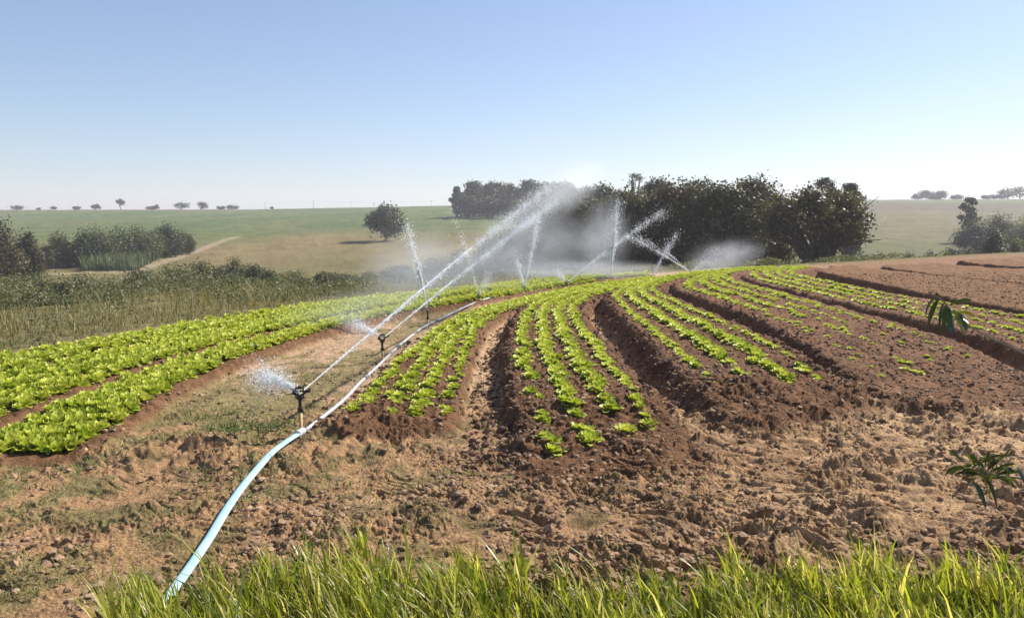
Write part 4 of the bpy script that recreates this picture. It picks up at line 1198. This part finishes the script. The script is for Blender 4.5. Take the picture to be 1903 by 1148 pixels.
jet(7, 1259, 428, 24.0, "short slanting jet leaning right from the eighth sprinkler", 1500, .17, .05, .011, .4, seed=14)
jet(8, 1166, 434, 24.0, "jet leaning left from the farthest sprinkler, crossing the short one", 1300, .13, .05, .009, .4, seed=15)
jet(8, 1190, 440, 24.6, "thinner twin of the jet leaning left from the farthest sprinkler", 700, .13, .12, .008, .1, seed=16)
jet(8, 1336, 466, 25.5, "soft wide spray leaning right from the farthest sprinkler", 2200, .5, .05, .007, .1, .8, seed=17)

def mist_mat(name, dens, scale):
    m, nt, out = new_mat(name)
    tc = nt.nodes.new("ShaderNodeTexCoord")
    ln = nt.nodes.new("ShaderNodeVectorMath"); ln.operation = 'LENGTH'
    nt.links.new(tc.outputs['Object'], ln.inputs[0])
    mr = nt.nodes.new("ShaderNodeMapRange"); mr.interpolation_type = 'SMOOTHSTEP'
    mr.inputs['From Min'].default_value = 1.0; mr.inputs['From Max'].default_value = 0.0
    mr.inputs['To Min'].default_value = 0.0; mr.inputs['To Max'].default_value = dens
    nt.links.new(ln.outputs['Value'], mr.inputs['Value'])
    n = noise_node(nt, scale, 3, .55, vec=tc.outputs['Object'])
    r = nt.nodes.new("ShaderNodeMapRange")
    r.inputs['From Min'].default_value = .34; r.inputs['From Max'].default_value = .7; r.inputs['To Min'].default_value = .1; r.inputs['To Max'].default_value = 1.6
    nt.links.new(n.outputs['Fac'], r.inputs['Value'])
    mu = nt.nodes.new("ShaderNodeMath"); mu.operation = 'MULTIPLY'
    nt.links.new(mr.outputs[0], mu.inputs[0]); nt.links.new(r.outputs[0], mu.inputs[1])
    v = nt.nodes.new("ShaderNodeVolumePrincipled")
    v.inputs['Color'].default_value = (.92, .95, 1, 1); v.inputs['Anisotropy'].default_value = .5
    nt.links.new(mu.outputs[0], v.inputs['Density'])
    nt.links.new(v.outputs[0], out.inputs['Volume'])
    return m

def sphere_mesh():
    V, F = ico()
    for _ in range(2):
        nv, nf, mid = list(V), [], {}
        def md(a, b):
            k = (min(a, b), max(a, b))
            if k not in mid:
                q = (nv[a] + nv[b]) / 2; nv.append(q / np.linalg.norm(q)); mid[k] = len(nv) - 1
            return mid[k]
        for a, b, c in F:
            x, y, z = md(a, b), md(b, c), md(c, a)
            nf += [(a, x, z), (b, y, x), (c, z, y), (x, y, z)]
        V, F = np.array(nv), np.array(nf)
    return V, F
_SV, _SF = sphere_mesh()
def mist(px, py, Y, hw, hh, dep, dens, roll, label):
    me = mesh_from("mist", _SV, [_SF])
    p = at_depth(px, py, Y); k = Y / F_PX
    o = add("mist", me, mist_mat("drifting_mist", dens * 1.6, 1.8), None, p)
    o.scale = (hw * k, dep, hh * k)
    o.rotation_euler = (0, math.radians(roll), 0)
    tag(o, label, "mist", kind="stuff")
mist(960, 425, 15.5, 230, 60, 1.2, .26, -36, "pale mist hanging round the two long jets")
mist(1060, 345, 17.5, 90, 50, 1.4, .32, -30, "puff of mist at the tips of the long jets")
mist(770, 490, 15.5, 130, 90, 1.6, .20, 0, "thin mist about the third sprinkler's jet")
mist(1010, 460, 22.5, 190, 85, 2.0, .13, 0, "wide grey mist before the dark near wood")
mist(860, 500, 18.5, 260, 75, 2.0, .10, 0, "thin haze of spray over the middle of the field")
mist(715, 345, 14.5, 60, 75, 1.0, .07, 10, "faint plume of spray rising left above the lone tree")
mist(1120, 440, 23.0, 60, 100, 1.2, .26, 5, "mist trailing left of the upright jet")
mist(1080, 502, 22.5, 220, 26, 1.5, .34, 0, "low mist over the far end of the beds")
mist(1345, 478, 27.0, 90, 42, 1.2, .30, -10, "low mist blowing right from the farthest sprinkler")
mist(660, 575, 13.0, 210, 60, 1.6, .15, -12, "thin veil of spray drifting over the dense lettuce")
mist(500, 700, 6.6, 60, 36, .35, .7, 20, "small cloud of fine spray left of the nearest sprinkler")
mist(655, 600, 10.2, 45, 26, .3, .6, 20, "small cloud of fine spray left of the second sprinkler")

# ------------------------------------------------------------------ drooping leafy saplings at the right
def sapling(label, twig, leaves, foot, seed, bushy=False):
    rg = np.random.default_rng(seed)
    root = tag(add("sapling", None), label, "sapling")
    T = np.array([at_depth(*q) for q in twig])
    T = smooth_line(T, 14)
    f = G(*foot)
    stem = np.vstack([T, np.array([[f[0], f[1], .45], [f[0] + .03, f[1], -.1]])])
    stem = np.vstack([T, smooth_line(stem[-4:], 10)[3:]])
    mb = MB(); mb.tube(stem, np.linspace(.003, .009, len(stem)), 6); mb.build("stem", M_TWIG, root)
    if bushy:
        for q in range(46):
            a_ = rg.normal(0, 1, 2) * (24, 13); b_ = rg.normal(0, 1, 2) * (16, 12)
            leaves.append((1832 + a_[0], 866 + a_[1], 1832 + a_[0] * 1.25 + b_[0], 866 + a_[1] + b_[1] + 6, 3.1 + rg.normal(0, .06), 4.5 + 3 * rg.random(), rg.random() < .3))
    V, F, R, n = [], [], [], 0
    for (x0, y0, x1, y1, Y, wd, yl) in leaves:
        a, b = at_depth(x0, y0, Y), at_depth(x1, y1, Y + rg.normal(0, .05))
        t = np.linspace(0, 1, 8)
        mid = (a + b) / 2 + np.array([(b - a)[0] * .22, 0, abs(b[2] - a[2]) * .18 + .012])
        C = (1 - t)[:, None] ** 2 * a + 2 * (t * (1 - t))[:, None] * mid + (t ** 2)[:, None] * b
        w = wd * Y / F_PX * np.sin(np.pi * np.clip(t * .93 + .04, 0, 1)) ** .75 * .5
        d = np.gradient(C, axis=0); d /= np.linalg.norm(d, axis=1)[:, None]
        sd_ = np.cross(d, [0.25 * rg.normal(), 1, .25]); sd_ /= np.linalg.norm(sd_, axis=1)[:, None]
        up = np.cross(sd_, d)
        V.append(np.stack([C - sd_ * w[:, None] + up * w[:, None] * .35, C, C + sd_ * w[:, None] + up * w[:, None] * .35], 1).reshape(-1, 3))
        k = np.arange(7)[:, None] * 3 + np.arange(2)[None]
        F.append(np.stack([k, k + 1, k + 4, k + 3], -1).reshape(-1, 4) + n)
        R.append(np.full(24, .95 if yl else rg.random() * .55)); n += 24
    me = mesh_from("leaves", np.vstack(V), [np.vstack(F)], rnd=np.concatenate(R), smooth=True)
    add("leaves", me, M_MANGO, root)
sapling("sapling with long drooping dark leaves on a bent twig before the red soil",
        [(1738, 548, 3.3), (1756, 562, 3.3), (1772, 582, 3.3), (1800, 605, 3.3), (1850, 632, 3.25), (1910, 660, 3.2), (2010, 720, 3.15)],
        [(1742, 552, 1720, 588, 3.3, 8, 0), (1745, 556, 1724, 610, 3.32, 9, 0), (1756, 562, 1746, 612, 3.28, 9, 0), (1758, 566, 1752, 620, 3.3, 11, 0), (1764, 572, 1765, 620, 3.26, 10, 0), (1768, 574, 1773, 618, 3.3, 8, 0),
         (1772, 578, 1790, 622, 3.28, 9, 1), (1778, 582, 1797, 616, 3.3, 11, 0), (1765, 566, 1806, 558, 3.34, 8, 0), (1780, 586, 1800, 600, 3.3, 8, 0), (1748, 556, 1738, 545, 3.3, 6, 0), (1776, 580, 1812, 590, 3.36, 7, 1)],
        (2060, 1010), 5)
sapling("low bushy sapling with narrow dark leaves over the pale dry soil",
        [(1815, 862, 3.1), (1835, 876, 3.1), (1860, 884, 3.1), (1910, 892, 3.05), (1990, 930, 3.0)],
        [(1808, 895, 1832, 945, 3.1, 9, 0), (1832, 890, 1853, 943, 3.08, 10, 0), (1850, 886, 1888, 908, 3.1, 8, 0), (1830, 880, 1784, 896, 3.12, 7, 0), (1825, 872, 1790, 870, 3.1, 7, 0), (1838, 872, 1872, 842, 3.1, 10, 1), (1830, 868, 1842, 836, 3.12, 8, 0),
         (1845, 876, 1885, 862, 3.1, 8, 0), (1850, 882, 1895, 878, 3.08, 9, 0), (1822, 866, 1802, 845, 3.1, 8, 0), (1836, 874, 1856, 855, 3.06, 9, 0), (1818, 880, 1775, 882, 3.1, 8, 0), (1890, 866, 1908, 905, 3.02, 12, 0), (1842, 880, 1838, 930, 3.14, 8, 1), (1828, 874, 1815, 858, 3.1, 8, 0), (1848, 880, 1868, 872, 3.12, 7, 0)],
        (2040, 1100), 6, True)

# ------------------------------------------------------------------ air
m, nt, out = new_mat("air_haze")
v = nt.nodes.new("ShaderNodeVolumePrincipled")
v.inputs['Color'].default_value = (.92, .90, 1, 1); v.inputs['Density'].default_value = .00055; v.inputs['Anisotropy'].default_value = .2
nt.links.new(v.outputs[0], out.inputs['Volume'])
mb = MB(); mb.box((0, 0, -2), (2700, 2700, 76)); 
tag(mb.build("haze", m), "pale blue haze in the air over the fields", "haze", kind="stuff")
